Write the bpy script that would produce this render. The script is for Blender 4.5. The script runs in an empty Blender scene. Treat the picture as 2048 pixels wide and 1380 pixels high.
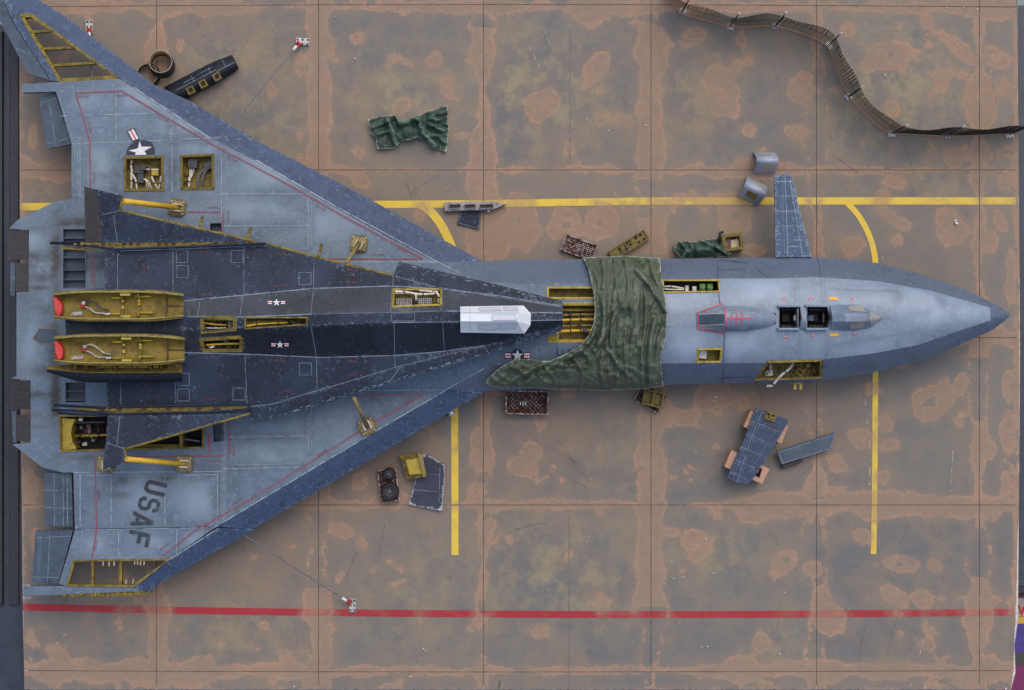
import bpy, bmesh, math, random
import numpy as np
from mathutils import Vector, Matrix
from mathutils.geometry import delaunay_2d_cdt
random.seed(7)
SC = bpy.context.scene
COL = SC.collection
R = math.radians
# ---------------------------------------------------------------- camera, sky, sun, exposure
D = 34.0                       # camera height above the pavement (1 unit = 100 px of the photo at pavement level)
cam_data = bpy.data.cameras.new('camera')
cam_data.sensor_width = 36.0
cam_data.lens = 36.0 * D / 20.48
cam_data.clip_start = 0.5
cam_data.clip_end = 500
cam = bpy.data.objects.new('camera', cam_data)
cam.location = (0, 0, D)
COL.objects.link(cam)
SC.camera = cam

SUN_EL, SUN_AZ = R(60), R(25)   # azimuth clockwise from +Y (top of the photo)
world = bpy.data.worlds.new('World')
SC.world = world
world.use_nodes = True
wn = world.node_tree
sky = wn.nodes.new('ShaderNodeTexSky')
sky.sky_type = 'NISHITA'
sky.sun_disc = False
sky.sun_elevation = SUN_EL
sky.sun_rotation = SUN_AZ
sky.air_density = 1.0
sky.dust_density = 5.0
sky.ozone_density = 1.0
bg = wn.nodes['Background']
wn.links.new(sky.outputs[0], bg.inputs[0])
bg.inputs[1].default_value = 0.15
sun_data = bpy.data.lights.new('sun', 'SUN')
sun_data.energy = 0.5
sun_data.angle = R(90)
sun_data.color = (1.0, 0.94, 0.86)
sun = bpy.data.objects.new('sun', sun_data)
sd = Vector((math.sin(SUN_AZ) * math.cos(SUN_EL), math.cos(SUN_AZ) * math.cos(SUN_EL), math.sin(SUN_EL)))
sun.rotation_euler = (-sd).to_track_quat('-Z', 'Y').to_euler()
sun.location = sd * 40
COL.objects.link(sun)
SC.view_settings.view_transform = 'Standard'
SC.view_settings.look = 'None'
SC.view_settings.exposure = 0.06
SC.view_settings.gamma = 1.0


# ---------------------------------------------------------------- helpers
def W(px, py, z=0.0):
    k = (D - z) / D
    return Vector(((px - 1024) / 100 * k, (690 - py) / 100 * k, z))


def hx(r, g, b):
    f = lambda c: (c / 255 / 12.92) if c / 255 <= 0.04045 else ((c / 255 + 0.055) / 1.055) ** 2.4
    return (f(r), f(g), f(b), 1)


BASE = {}


def empty(name, label, cat, px=1024, py=690, z=0.0, group=None):
    o = bpy.data.objects.new(name, None)
    o.location = W(px, py, z)
    o.empty_display_size = 0.1
    COL.objects.link(o)
    o['label'] = label
    o['category'] = cat
    if group:
        o['group'] = group
    BASE[o.name] = o.location.copy()
    return o


def link_mesh(name, me, mat, parent=None, kind=None, label=None):
    o = bpy.data.objects.new(name, me)
    COL.objects.link(o)
    if mat and not me.materials:
        me.materials.append(mat)
    if parent is not None:
        b = BASE[parent.name]
        me.transform(Matrix.Translation(-b))
        o.parent = parent
        BASE[o.name] = b
    else:
        BASE[o.name] = Vector((0, 0, 0))
    if kind:
        o['kind'] = kind
    if label:
        o['label'] = label
    return o


def pip(x, y, poly):
    inside = np.zeros(x.shape, bool)
    n = len(poly)
    for i in range(n):
        x0, y0 = poly[i]
        x1, y1 = poly[(i + 1) % n]
        if y0 == y1:
            continue
        c = (y0 > y) != (y1 > y)
        inside ^= c & (x < (x1 - x0) * (y - y0) / (y1 - y0) + x0)
    return inside


def pdist(x, y, pts, closed=True):
    d = np.full(np.shape(x), 1e9)
    n = len(pts)
    for i in range(n if closed else n - 1):
        ax, ay = pts[i]
        bx, by = pts[(i + 1) % n]
        vx, vy = bx - ax, by - ay
        L = vx * vx + vy * vy + 1e-9
        t = np.clip(((x - ax) * vx + (y - ay) * vy) / L, 0, 1)
        d = np.minimum(d, np.hypot(x - ax - t * vx, y - ay - t * vy))
    return d


def resample(pts, step, closed=True):
    out = []
    n = len(pts)
    for i in range(n if closed else n - 1):
        a = np.array(pts[i], float)
        b = np.array(pts[(i + 1) % n], float)
        m = max(1, int(math.ceil(np.hypot(*(b - a)) / step)))
        for k in range(m):
            out.append(tuple(a + (b - a) * k / m))
    if not closed:
        out.append(tuple(map(float, pts[-1])))
    return out


def hash2(ix, iy, seed):
    h = (ix * 374761393 + iy * 668265263 + seed * 974634777) & 0xFFFFFFFF
    h = ((h ^ (h >> 13)) * 1274126177) & 0xFFFFFFFF
    return ((h ^ (h >> 16)) & 0xFFFF) / 65535.0


def vnoise(x, y, seed=0):
    x = np.asarray(x, float)
    y = np.asarray(y, float)
    ix = np.floor(x).astype(np.int64)
    iy = np.floor(y).astype(np.int64)
    fx, fy = x - ix, y - iy
    fx = fx * fx * (3 - 2 * fx)
    fy = fy * fy * (3 - 2 * fy)
    a, b = hash2(ix, iy, seed), hash2(ix + 1, iy, seed)
    c, d = hash2(ix, iy + 1, seed), hash2(ix + 1, iy + 1, seed)
    return a + (b - a) * fx + (c - a) * fy + (a - b - c + d) * fx * fy


def fbm(x, y, scale, seed=0, octv=4):
    s, amp, tot = 0, 1.0, 0
    for o in range(octv):
        s = s + amp * vnoise(np.asarray(x) / scale * 2 ** o, np.asarray(y) / scale * 2 ** o, seed + o)
        tot += amp
        amp *= 0.5
    return s / tot


class MB:
    """collects geometry given in photo pixels + height; build() makes ONE mesh object"""
    def __init__(self):
        self.bm = bmesh.new()

    def face(self, vs):
        try:
            return self.bm.faces.new(vs)
        except ValueError:
            return None

    def prism(self, poly, z0, z1, bevel=0.0):
        top = [W(x, y, z1) for x, y in poly]
        a = [self.bm.verts.new(p) for p in top]
        b = [self.bm.verts.new((p.x, p.y, z0)) for p in top]
        n = len(poly)
        fs = [self.face(a), self.face(list(reversed(b)))]
        for i in range(n):
            fs.append(self.face([a[i], b[i], b[(i + 1) % n], a[(i + 1) % n]]))
        fs = [f for f in fs if f]
        bmesh.ops.recalc_face_normals(self.bm, faces=fs)
        if bevel:
            es = [e for e in fs[0].edges]
            bmesh.ops.bevel(self.bm, geom=es, offset=bevel, segments=2, affect='EDGES', profile=0.6)
        return self

    def slab3(self, poly, zs, thick):
        """polygon with a height per corner"""
        a = [self.bm.verts.new(W(x, y, z)) for (x, y), z in zip(poly, zs)]
        b = [self.bm.verts.new(v.co - Vector((0, 0, thick))) for v in a]
        n = len(poly)
        fs = [self.face(a), self.face(list(reversed(b)))]
        for i in range(n):
            fs.append(self.face([a[i], b[i], b[(i + 1) % n], a[(i + 1) % n]]))
        bmesh.ops.recalc_face_normals(self.bm, faces=[f for f in fs if f])
        return self

    def box(self, cx, cy, w, h, z0, z1, ang=0, bevel=0.0):
        c, s = math.cos(R(ang)), math.sin(R(ang))
        poly = [(cx + u * c - v * s, cy + u * s + v * c) for u, v in
                ((-w / 2, -h / 2), (w / 2, -h / 2), (w / 2, h / 2), (-w / 2, h / 2))]
        return self.prism(poly, z0, z1, bevel)

    def ring_prism(self, outer, inner, z0, z1):
        n = len(outer)
        o1 = [self.bm.verts.new(W(x, y, z1)) for x, y in outer]
        i1 = [self.bm.verts.new(W(x, y, z1)) for x, y in inner]
        o0 = [self.bm.verts.new((v.co.x, v.co.y, z0)) for v in o1]
        i0 = [self.bm.verts.new((v.co.x, v.co.y, z0)) for v in i1]
        fs = []
        for k in range(n):
            l = (k + 1) % n
            fs.append(self.face([o1[k], o1[l], i1[l], i1[k]]))
            fs.append(self.face([o0[l], o0[k], i0[k], i0[l]]))
            fs.append(self.face([o1[l], o1[k], o0[k], o0[l]]))
            fs.append(self.face([i1[k], i1[l], i0[l], i0[k]]))
        bmesh.ops.recalc_face_normals(self.bm, faces=[f for f in fs if f])
        return self

    def frame(self, cx, cy, w, h, t, z0, z1, ang=0):
        c, s = math.cos(R(ang)), math.sin(R(ang))
        def q(w, h):
            return [(cx + u * c - v * s, cy + u * s + v * c) for u, v in
                    ((-w / 2, -h / 2), (w / 2, -h / 2), (w / 2, h / 2), (-w / 2, h / 2))]
        return self.ring_prism(q(w, h), q(w - 2 * t, h - 2 * t), z0, z1)

    def cyl(self, cx, cy, r, z0, z1, seg=16, r1=None):
        r1 = r if r1 is None else r1
        top = [self.bm.verts.new(W(cx + r1 * math.cos(2 * math.pi * k / seg), cy + r1 * math.sin(2 * math.pi * k / seg), z1)) for k in range(seg)]
        c = W(cx, cy, z1)
        bot = []
        for v in top:
            q = c + (v.co - c) * (r / r1)
            bot.append(self.bm.verts.new((q.x, q.y, z0)))
        fs = [self.face(top), self.face(list(reversed(bot)))]
        for k in range(seg):
            l = (k + 1) % seg
            fs.append(self.face([top[k], bot[k], bot[l], top[l]]))
        bmesh.ops.recalc_face_normals(self.bm, faces=[f for f in fs if f])
        return self

    def tube(self, pts, r, seg=8, cap=True):
        """pts: (px, py, z); r in px"""
        P = [W(*p) for p in pts]
        r = r / 100
        rings = []
        for i, p in enumerate(P):
            t = (P[min(i + 1, len(P) - 1)] - P[max(i - 1, 0)]).normalized()
            up = Vector((0, 0, 1)) if abs(t.z) < 0.95 else Vector((1, 0, 0))
            u = t.cross(up).normalized()
            v = u.cross(t)
            rings.append([self.bm.verts.new(p + (u * math.cos(a) + v * math.sin(a)) * r) for a in
                          [2 * math.pi * k / seg for k in range(seg)]])
        fs = []
        for a, b in zip(rings, rings[1:]):
            for k in range(seg):
                l = (k + 1) % seg
                fs.append(self.face([a[k], a[l], b[l], b[k]]))
        if cap:
            fs.append(self.face(rings[0]))
            fs.append(self.face(list(reversed(rings[-1]))))
        fs = [f for f in fs if f]
        bmesh.ops.recalc_face_normals(self.bm, faces=fs)
        for f in fs[:len(fs) - (2 if cap else 0)]:
            f.smooth = True
        return self

    def quad(self, a, b, c, d):
        vs = [self.bm.verts.new(p) for p in (a, b, c, d)]
        return self.face(vs)

    def build(self, name, mat, parent=None, kind=None, label=None):
        me = bpy.data.meshes.new(name)
        self.bm.to_mesh(me)
        self.bm.free()
        return link_mesh(name, me, mat, parent, kind, label)


def smooth_path(pts, n=6):
    P = [np.array(p, float) for p in pts]
    out = []
    for i in range(len(P) - 1):
        p0, p1, p2, p3 = P[max(i - 1, 0)], P[i], P[i + 1], P[min(i + 2, len(P) - 1)]
        for k in range(n):
            t = k / n
            out.append(tuple(0.5 * ((2 * p1) + (-p0 + p2) * t + (2 * p0 - 5 * p1 + 4 * p2 - p3) * t ** 2 + (-p0 + 3 * p1 - 3 * p2 + p3) * t ** 3)))
    out.append(tuple(P[-1]))
    return out


def sheet(name, outline, hf, thick, mat, parent, holes=(), grid=14, attrs=None, smooth=True, wear=9.0, label=None, kind=None, jitter=0.0):
    """a panel: outline and holes in photo pixels, top at hf(px, py), closed below"""
    ol = resample(outline, grid)
    hl = [resample(h, grid) for h in holes]
    xs = [p[0] for p in ol]
    ys = [p[1] for p in ol]
    gx, gy = np.meshgrid(np.arange(min(xs) + grid / 2, max(xs), grid), np.arange(min(ys) + grid / 2, max(ys), grid))
    gx = gx + (np.arange(gx.shape[0])[:, None] % 2) * grid * 0.5
    gx, gy = gx.ravel(), gy.ravel()
    if gx.size:
        ok = pip(gx, gy, outline) & (pdist(gx, gy, outline) > grid * 0.45)
        for h in holes:
            ok &= ~pip(gx, gy, h) & (pdist(gx, gy, h) > grid * 0.45)
        gx, gy = gx[ok], gy[ok]
    pts = list(ol)
    edges = [(i, (i + 1) % len(ol)) for i in range(len(ol))]
    for h in hl:
        s = len(pts)
        pts += h
        edges += [(s + i, s + (i + 1) % len(h)) for i in range(len(h))]
    pts += list(zip(gx.tolist(), gy.tolist()))
    ov, oe, of, _, _, _ = delaunay_2d_cdt([Vector(p) for p in pts], edges, [], 0, 1e-4)
    V = np.array([tuple(v) for v in ov])
    tri = np.array([f for f in of if len(f) == 3], int)
    cx = V[tri, 0].mean(1)
    cy = V[tri, 1].mean(1)
    ok = pip(cx, cy, outline)
    for h in holes:
        ok &= ~pip(cx, cy, h)
    tri = tri[ok]
    a, b, c = V[tri[:, 0]], V[tri[:, 1]], V[tri[:, 2]]
    area = (b[:, 0] - a[:, 0]) * (c[:, 1] - a[:, 1]) - (b[:, 1] - a[:, 1]) * (c[:, 0] - a[:, 0])
    tri = tri[np.abs(area) > 1e-3]
    area = area[np.abs(area) > 1e-3]
    flip = area > 0            # px y runs down, so this turns the face up
    tri[flip] = tri[flip][:, ::-1]
    used = np.unique(tri)
    remap = -np.ones(len(V), int)
    remap[used] = np.arange(len(used))
    V = V[used]
    tri = remap[tri]
    n = len(V)
    z = np.asarray(hf(V[:, 0], V[:, 1]), float) + np.zeros(n)
    k = (D - z) / D
    top = np.stack([(V[:, 0] - 1024) / 100 * k, (690 - V[:, 1]) / 100 * k, z], 1)
    low = top.copy()
    low[:, 2] -= thick
    cnt = {}
    for t in tri.tolist():
        for i in range(3):
            e = (t[i], t[(i + 1) % 3])
            cnt[e] = 1
    bnd = [e for e in cnt if (e[1], e[0]) not in cnt]
    verts = np.concatenate([top, low])
    faces = tri.tolist() + [[q + n for q in reversed(t)] for t in tri.tolist()]
    ntop = len(tri)
    base = len(verts)
    extra = []
    src = []
    for (i, j) in bnd:
        s = base + len(extra)
        extra += [top[i], top[j], low[j], low[i]]
        src += [i, j, j, i]
        faces.append([s, s + 3, s + 2, s + 1])
    if extra:
        verts = np.concatenate([verts, np.array(extra)])
    me = bpy.data.meshes.new(name)
    me.from_pydata(verts.tolist(), [], faces)
    if smooth:
        fl = np.zeros(len(faces), bool)
        fl[:ntop] = True
        me.polygons.foreach_set('use_smooth', fl)
    ed = pdist(V[:, 0], V[:, 1], outline)
    for h in holes:
        ed = np.minimum(ed, pdist(V[:, 0], V[:, 1], h))
    A = {'wear': np.exp(-ed / wear)}
    for key, fn in (attrs or {}).items():
        A[key] = np.asarray(fn(V[:, 0], V[:, 1]), float) + np.zeros(n)
    idx = np.concatenate([np.arange(n), np.arange(n), np.array(src, int)])
    for key, val in A.items():
        at = me.attributes.new(key, 'FLOAT', 'POINT')
        at.data.foreach_set('value', val[idx].astype(np.float32))
    return link_mesh(name, me, mat, parent, kind, label)


def ribbon(mb, pts, width, hf, lift=0.006, dash=None, step=10):
    """flat strip along pts (px) on the surface hf"""
    P = resample(pts, step if not dash else dash[0], False)
    P = np.array(P)
    if dash:
        # each dash a little quad
        seg = []
        for i in range(len(pts) - 1):
            a, b = np.array(pts[i], float), np.array(pts[i + 1], float)
            L = np.hypot(*(b - a))
            t = 0.0
            while t + dash[0] < L:
                seg.append((a + (b - a) * t / L, a + (b - a) * (t + dash[0]) / L))
                t += dash[0] + dash[1]
    else:
        seg = None
    if seg is not None:
        for a, b in seg:
            d = b - a
            nrm = np.array([-d[1], d[0]]) / (np.hypot(*d) + 1e-9) * width / 2
            q = [a + nrm, b + nrm, b - nrm, a - nrm]
            zz = hf(np.array([p[0] for p in q]), np.array([p[1] for p in q]))
            vs = [W(p[0], p[1], float(z) + lift) for p, z in zip(q, zz)]
            f = mb.quad(*vs)
            if f and f.normal.z == 0:
                f.normal_update()
            if f and f.normal.z < 0:
                f.normal_flip()
        return
    L, Rr = [], []
    for i in range(len(P)):
        d = P[min(i + 1, len(P) - 1)] - P[max(i - 1, 0)]
        nrm = np.array([-d[1], d[0]]) / (np.hypot(*d) + 1e-9) * width / 2
        L.append(P[i] + nrm)
        Rr.append(P[i] - nrm)
    L, Rr = np.array(L), np.array(Rr)
    zl = hf(L[:, 0], L[:, 1])
    zr = hf(Rr[:, 0], Rr[:, 1])
    vl = [mb.bm.verts.new(W(p[0], p[1], float(z) + lift)) for p, z in zip(L, zl + np.zeros(len(L)))]
    vr = [mb.bm.verts.new(W(p[0], p[1], float(z) + lift)) for p, z in zip(Rr, zr + np.zeros(len(L)))]
    for i in range(len(P) - 1):
        f = mb.face([vl[i], vl[i + 1], vr[i + 1], vr[i]])
        if f:
            f.normal_update()
            if f.normal.z < 0:
                f.normal_flip()


def decal(mb, poly, hf, lift=0.008):
    x = np.array([p[0] for p in poly])
    y = np.array([p[1] for p in poly])
    z = hf(x, y) + np.zeros(len(poly))
    f = mb.face([mb.bm.verts.new(W(a, b, float(c) + lift)) for a, b, c in zip(x, y, z)])
    f.normal_update()
    if f.normal.z < 0:
        f.normal_flip()


def rot(pts, cx, cy, ang, s=1.0):
    c, q = math.cos(R(ang)), math.sin(R(ang))
    return [(cx + (u * c - v * q) * s, cy + (u * q + v * c) * s) for u, v in pts]


def star(cx, cy, r, ang=0):
    return [(cx + (r if k % 2 == 0 else r * 0.40) * math.sin(R(36 * k + ang)), cy - (r if k % 2 == 0 else r * 0.40) * math.cos(R(36 * k + ang))) for k in range(10)]


def disc(cx, cy, r, seg=24):
    return [(cx + r * math.cos(2 * math.pi * k / seg), cy + r * math.sin(2 * math.pi * k / seg)) for k in range(seg)]


# ---------------------------------------------------------------- materials
class NT:
    def __init__(self, name):
        self.mat = bpy.data.materials.new(name)
        self.mat.use_nodes = True
        self.t = self.mat.node_tree
        self.b = self.t.nodes['Principled BSDF']
        self.co = self.t.nodes.new('ShaderNodeTexCoord').outputs['Object']

    def link(self, a, b):
        if isinstance(a, (int, float)):
            b.default_value = a
        elif isinstance(a, tuple):
            b.default_value = a
        else:
            self.t.links.new(a, b)

    def math(self, op, a, b=0.0, c=None, clamp=False):
        n = self.t.nodes.new('ShaderNodeMath')
        n.operation = op
        n.use_clamp = clamp
        self.link(a, n.inputs[0])
        self.link(b, n.inputs[1])
        if c is not None:
            self.link(c, n.inputs[2])
        return n.outputs[0]

    def mix(self, f, a, b, mode='MIX'):
        n = self.t.nodes.new('ShaderNodeMix')
        n.data_type = 'RGBA'
        n.blend_type = mode
        self.link(f, n.inputs[0])
        self.link(a, n.inputs[6])
        self.link(b, n.inputs[7])
        return n.outputs[2]

    def noise(self, scale, detail=3.0, rough=0.55, stretch=None, dist=0.0, off=0.0):
        n = self.t.nodes.new('ShaderNodeTexNoise')
        n.inputs['Scale'].default_value = scale
        n.inputs['Detail'].default_value = detail
        n.inputs['Roughness'].default_value = rough
        n.inputs['Distortion'].default_value = dist
        v = self.co
        if stretch or off:
            m = self.t.nodes.new('ShaderNodeMapping')
            m.inputs['Scale'].default_value = stretch or (1, 1, 1)
            m.inputs['Location'].default_value = (off, off * 1.7, off * 0.6)
            self.t.links.new(v, m.inputs[0])
            v = m.outputs[0]
        self.t.links.new(v, n.inputs['Vector'])
        return n.outputs['Fac']

    def ss(self, x, lo, hi, a=0.0, b=1.0):
        n = self.t.nodes.new('ShaderNodeMapRange')
        n.interpolation_type = 'SMOOTHSTEP'
        self.link(x, n.inputs[0])
        n.inputs[1].default_value = lo
        n.inputs[2].default_value = hi
        n.inputs[3].default_value = a
        n.inputs[4].default_value = b
        return n.outputs[0]

    def attr(self, name):
        n = self.t.nodes.new('ShaderNodeAttribute')
        n.attribute_name = name
        return n.outputs['Fac']

    def out(self, col, rough=0.6, bump=None, strength=0.2, spec=0.5, metal=0.0, dist=0.02):
        self.link(col, self.b.inputs['Base Color'])
        self.link(rough, self.b.inputs['Roughness'])
        self.b.inputs['Specular IOR Level'].default_value = spec
        self.b.inputs['Metallic'].default_value = metal
        if bump is not None:
            n = self.t.nodes.new('ShaderNodeBump')
            n.inputs['Strength'].default_value = strength
            n.inputs['Distance'].default_value = dist
            self.t.links.new(bump, n.inputs['Height'])
            self.t.links.new(n.outputs[0], self.b.inputs['Normal'])
        return self.mat


def skin(name, base, light, dark, chip, chips=0.3, edge=0.5, rough=0.5, thr=0.66, pale_n=(0.35, 0.6), spec=0.5):
    m = NT(name)
    n1 = m.noise(0.55, 3)
    n2 = m.noise(3.2, 5, 0.6)
    n3 = m.noise(46, 3, 0.65)
    n7 = m.noise(13, 4, 0.7, off=6.1)
    n4 = m.noise(1.4, 4, 0.6, off=5.3)
    col = m.mix(m.ss(n2, 0.42, 0.72, 0, 0.8), base, dark)
    col = m.mix(m.ss(n7, 0.48, 0.72, 0, 0.5), col, light)
    col = m.mix(m.math('MULTIPLY', m.attr('pale'), m.ss(n4, pale_n[0], pale_n[1], 0.35, 0.85)), col, light)
    col = m.mix(m.math('MULTIPLY', m.ss(n1, 0.4, 0.7), 0.2), col, light)
    # streaky dirt along the aircraft
    st = m.noise(1.6, 5, 0.65, stretch=(1.0, 6.0, 1.0), off=2.2)
    col = m.mix(m.ss(st, 0.55, 0.8, 0, 0.35), col, dark)
    wearv = m.attr('wear')
    v = m.math('ADD', m.math('MULTIPLY', n3, 0.58), m.math('MULTIPLY', n7, 0.42))
    v = m.math('ADD', v, m.math('MULTIPLY', m.math('SUBTRACT', n2, 0.5), 0.22))
    v = m.math('ADD', v, m.math('MULTIPLY', m.math('MULTIPLY', wearv, wearv), edge * 0.15))
    ch = m.ss(v, thr - 0.02, thr + 0.05)
    col = m.mix(m.math('MULTIPLY', ch, chips), col, chip)
    stain = m.attr('stain')
    col = m.mix(m.math('MULTIPLY', stain, m.ss(n2, 0.3, 0.6, 0.45, 1.0)), col, hx(52, 50, 42))
    r = m.math('ADD', m.math('MULTIPLY', n2, 0.25), rough - 0.1)
    return m.out(col, r, n3, 0.12, spec=spec)


def plain(name, base, dark, scale=6, rough=0.6, chip=None, chips=0.0, thr=0.62, lo=0.45, hi=0.7, bump=0.25, metal=0.0, spec=0.5):
    m = NT(name)
    n2 = m.noise(scale, 5, 0.65)
    col = m.mix(m.ss(n2, lo, hi), base, dark)
    n3 = m.noise(scale * 4.3, 3, 0.7, off=1.1)
    if chip:
        col = m.mix(m.math('MULTIPLY', m.ss(n3, thr, thr + 0.06), chips), col, chip)
    return m.out(col, rough, n3, bump, metal=metal, spec=spec)


M = {}
M['grey'] = skin('grey_airframe_paint', hx(88, 106, 126), hx(130, 148, 166), hx(70, 87, 107), hx(190, 203, 214), 0.4, 0.35, 0.5, 0.66)
M['fusegrey'] = skin('fuselage_grey_paint', hx(112, 128, 148), hx(154, 171, 190), hx(98, 113, 134), hx(196, 205, 214), 0.2, 0.25, 0.45, 0.70)
M['edge'] = skin('dark_leading_edge_paint', hx(54, 72, 102), hx(76, 98, 130), hx(41, 55, 81), hx(138, 157, 178), 0.42, 0.5, 0.55, 0.60, spec=0.4)
M['chine'] = skin('chine_paint', hx(86, 99, 120), hx(106, 120, 142), hx(72, 85, 107), hx(158, 171, 186), 0.35, 0.4, 0.5, 0.62)
M['navy'] = skin('navy_paint', hx(27, 38, 57), hx(43, 57, 80), hx(17, 25, 38), hx(124, 146, 168), 0.5, 0.5, 0.55, 0.60, spec=0.3)
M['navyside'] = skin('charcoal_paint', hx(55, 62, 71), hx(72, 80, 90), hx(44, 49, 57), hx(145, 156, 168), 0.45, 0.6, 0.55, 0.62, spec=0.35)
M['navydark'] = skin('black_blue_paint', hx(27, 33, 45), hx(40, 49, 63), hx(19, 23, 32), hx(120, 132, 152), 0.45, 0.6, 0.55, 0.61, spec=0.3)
M['blue'] = skin('blue_panel_paint', hx(46, 72, 104), hx(78, 106, 136), hx(32, 53, 82), hx(150, 172, 194), 0.6, 0.6, 0.5, 0.59)
M['elevon'] = skin('slate_elevon_paint', hx(62, 80, 98), hx(80, 98, 116), hx(46, 58, 76), hx(150, 162, 174), 0.3, 0.6, 0.55, 0.66)
M['brownblack'] = skin('burnt_flap_paint', hx(47, 44, 48), hx(62, 58, 62), hx(34, 31, 35), hx(140, 136, 140), 0.3, 0.6, 0.6, 0.64)
M['chrome'] = plain('zinc_chromate_paint', hx(138, 121, 40), hx(92, 79, 28), 7, 0.6, hx(50, 42, 18), 0.75, 0.55, 0.4, 0.64)
M['bluedark'] = skin('dark_blue_panel_paint', hx(38, 57, 88), hx(58, 80, 112), hx(28, 42, 68), hx(130, 150, 176), 0.4, 0.6, 0.5, 0.62)
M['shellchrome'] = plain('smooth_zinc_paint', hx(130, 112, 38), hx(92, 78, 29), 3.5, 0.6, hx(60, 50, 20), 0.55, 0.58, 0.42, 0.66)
M['covergrey'] = skin('pale_cover_paint', hx(156, 168, 182), hx(172, 184, 196), hx(140, 152, 168), hx(200, 208, 216), 0.2, 0.3, 0.45, 0.68)
M['railgrey'] = plain('dirty_rail_paint', hx(152, 148, 148), hx(108, 104, 104), 12, 0.5, hx(66, 58, 56), 0.7, 0.6)
M['rimlight'] = plain('rim_light_paint', hx(150, 142, 84), hx(104, 94, 46), 9, 0.6, hx(58, 54, 36), 0.7, 0.6)  # pale yellow that paints light on the nacelle rims
M['glass'] = plain('hazy_windscreen', hx(158, 158, 150), hx(140, 148, 154), 7, 0.3)
M['chromedark'] = plain('dirty_zinc_paint', hx(118, 104, 38), hx(66, 57, 24), 9, 0.65, hx(48, 40, 18), 0.8, 0.56)
M['chromebright'] = plain('bright_zinc_paint', hx(176, 156, 52), hx(132, 115, 40), 9, 0.55, hx(90, 76, 30), 0.6, 0.62)
M['yellowtube'] = plain('yellow_tube_paint', hx(216, 176, 42), hx(190, 150, 40), 8, 0.45, hx(150, 140, 110), 0.7, 0.6)
M['oldtube'] = plain('worn_tube_paint', hx(140, 124, 72), hx(110, 96, 54), 8, 0.6, hx(88, 80, 54), 0.7, 0.56)
M['white'] = plain('white_hose', hx(215, 212, 205), hx(170, 165, 158), 14, 0.5)
M['black'] = plain('black_rubber', hx(28, 28, 32), hx(18, 18, 20), 12, 0.6)
M['darkgrey'] = plain('dark_equipment_paint', hx(58, 62, 72), hx(38, 40, 48), 12, 0.5, hx(150, 155, 165), 0.6, 0.64)
M['midgrey'] = plain('grey_hose', hx(112, 120, 132), hx(80, 86, 98), 12, 0.5)
M['silver'] = plain('worn_steel', hx(188, 188, 190), hx(120, 118, 120), 14, 0.4, hx(70, 64, 62), 0.7, 0.6, metal=0.3)
M['green'] = plain('green_bottle_paint', hx(84, 130, 62), hx(56, 92, 44), 10, 0.45)
M['red'] = plain('red_cover', hx(186, 34, 32), hx(150, 24, 26), 8, 0.4)
M['seam'] = plain('pale_seam_wash', hx(156, 171, 186), hx(100, 117, 136), 7, 0.7, lo=0.44, hi=0.64)
M['seamblue'] = plain('dim_seam_wash', hx(128, 142, 160), hx(66, 78, 100), 6, 0.7)
M['seamdark'] = plain('dark_seam', hx(66, 76, 90), hx(50, 58, 70), 9, 0.7)
M['redline'] = plain('red_stencil_paint', hx(134, 70, 88), hx(120, 100, 120), 5, 0.6)
M['redbright'] = plain('bright_red_stencil', hx(214, 74, 92), hx(196, 66, 84), 5, 0.6)
M['redtext'] = plain('red_lettering', hx(126, 56, 60), hx(104, 62, 70), 8, 0.6)
M['orange'] = plain('orange_placard', hx(236, 176, 40), hx(226, 150, 40), 9, 0.5)
M['starwhite'] = plain('white_insignia', hx(222, 222, 224), hx(190, 192, 196), 12, 0.55)
M['insignia'] = plain('dark_blue_insignia', hx(36, 44, 64), hx(28, 34, 50), 9, 0.55)
M['letter'] = plain('black_lettering', hx(46, 54, 68), hx(84, 100, 118), 7, 0.6, lo=0.5, hi=0.72)
M['void'] = plain('dark_interior', hx(30, 31, 36), hx(18, 18, 22), 9, 0.8)
M['maskwhite'] = plain('masked_canopy', hx(226, 236, 244), hx(216, 227, 237), 5, 0.4)
M['maskpane'] = plain('masked_pane', hx(204, 206, 220), hx(214, 220, 230), 5, 0.4)
M['tan'] = plain('bare_mdf', hx(184, 146, 124), hx(170, 132, 110), 10, 0.8)
M['railtan'] = plain('dusty_rail', hx(150, 118, 94), hx(120, 94, 76), 10, 0.8)
M['rust'] = plain('rusty_white_mesh', hx(176, 166, 164), hx(100, 52, 45), 14, 0.7, hx(62, 34, 31), 0.9, 0.57, 0.42, 0.56)
M['rustdark'] = plain('rusty_bed', hx(74, 50, 46), hx(48, 36, 36), 14, 0.8)
M['tyre'] = plain('tyre_rubber', hx(30, 33, 38), hx(44, 48, 54), 9, 0.65)
M['rim'] = plain('wheel_metal', hx(106, 112, 120), hx(70, 74, 84), 10, 0.45, metal=0.3)
M['sand'] = plain('masking_film', hx(190, 176, 146), hx(172, 160, 136), 7, 0.5)


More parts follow.
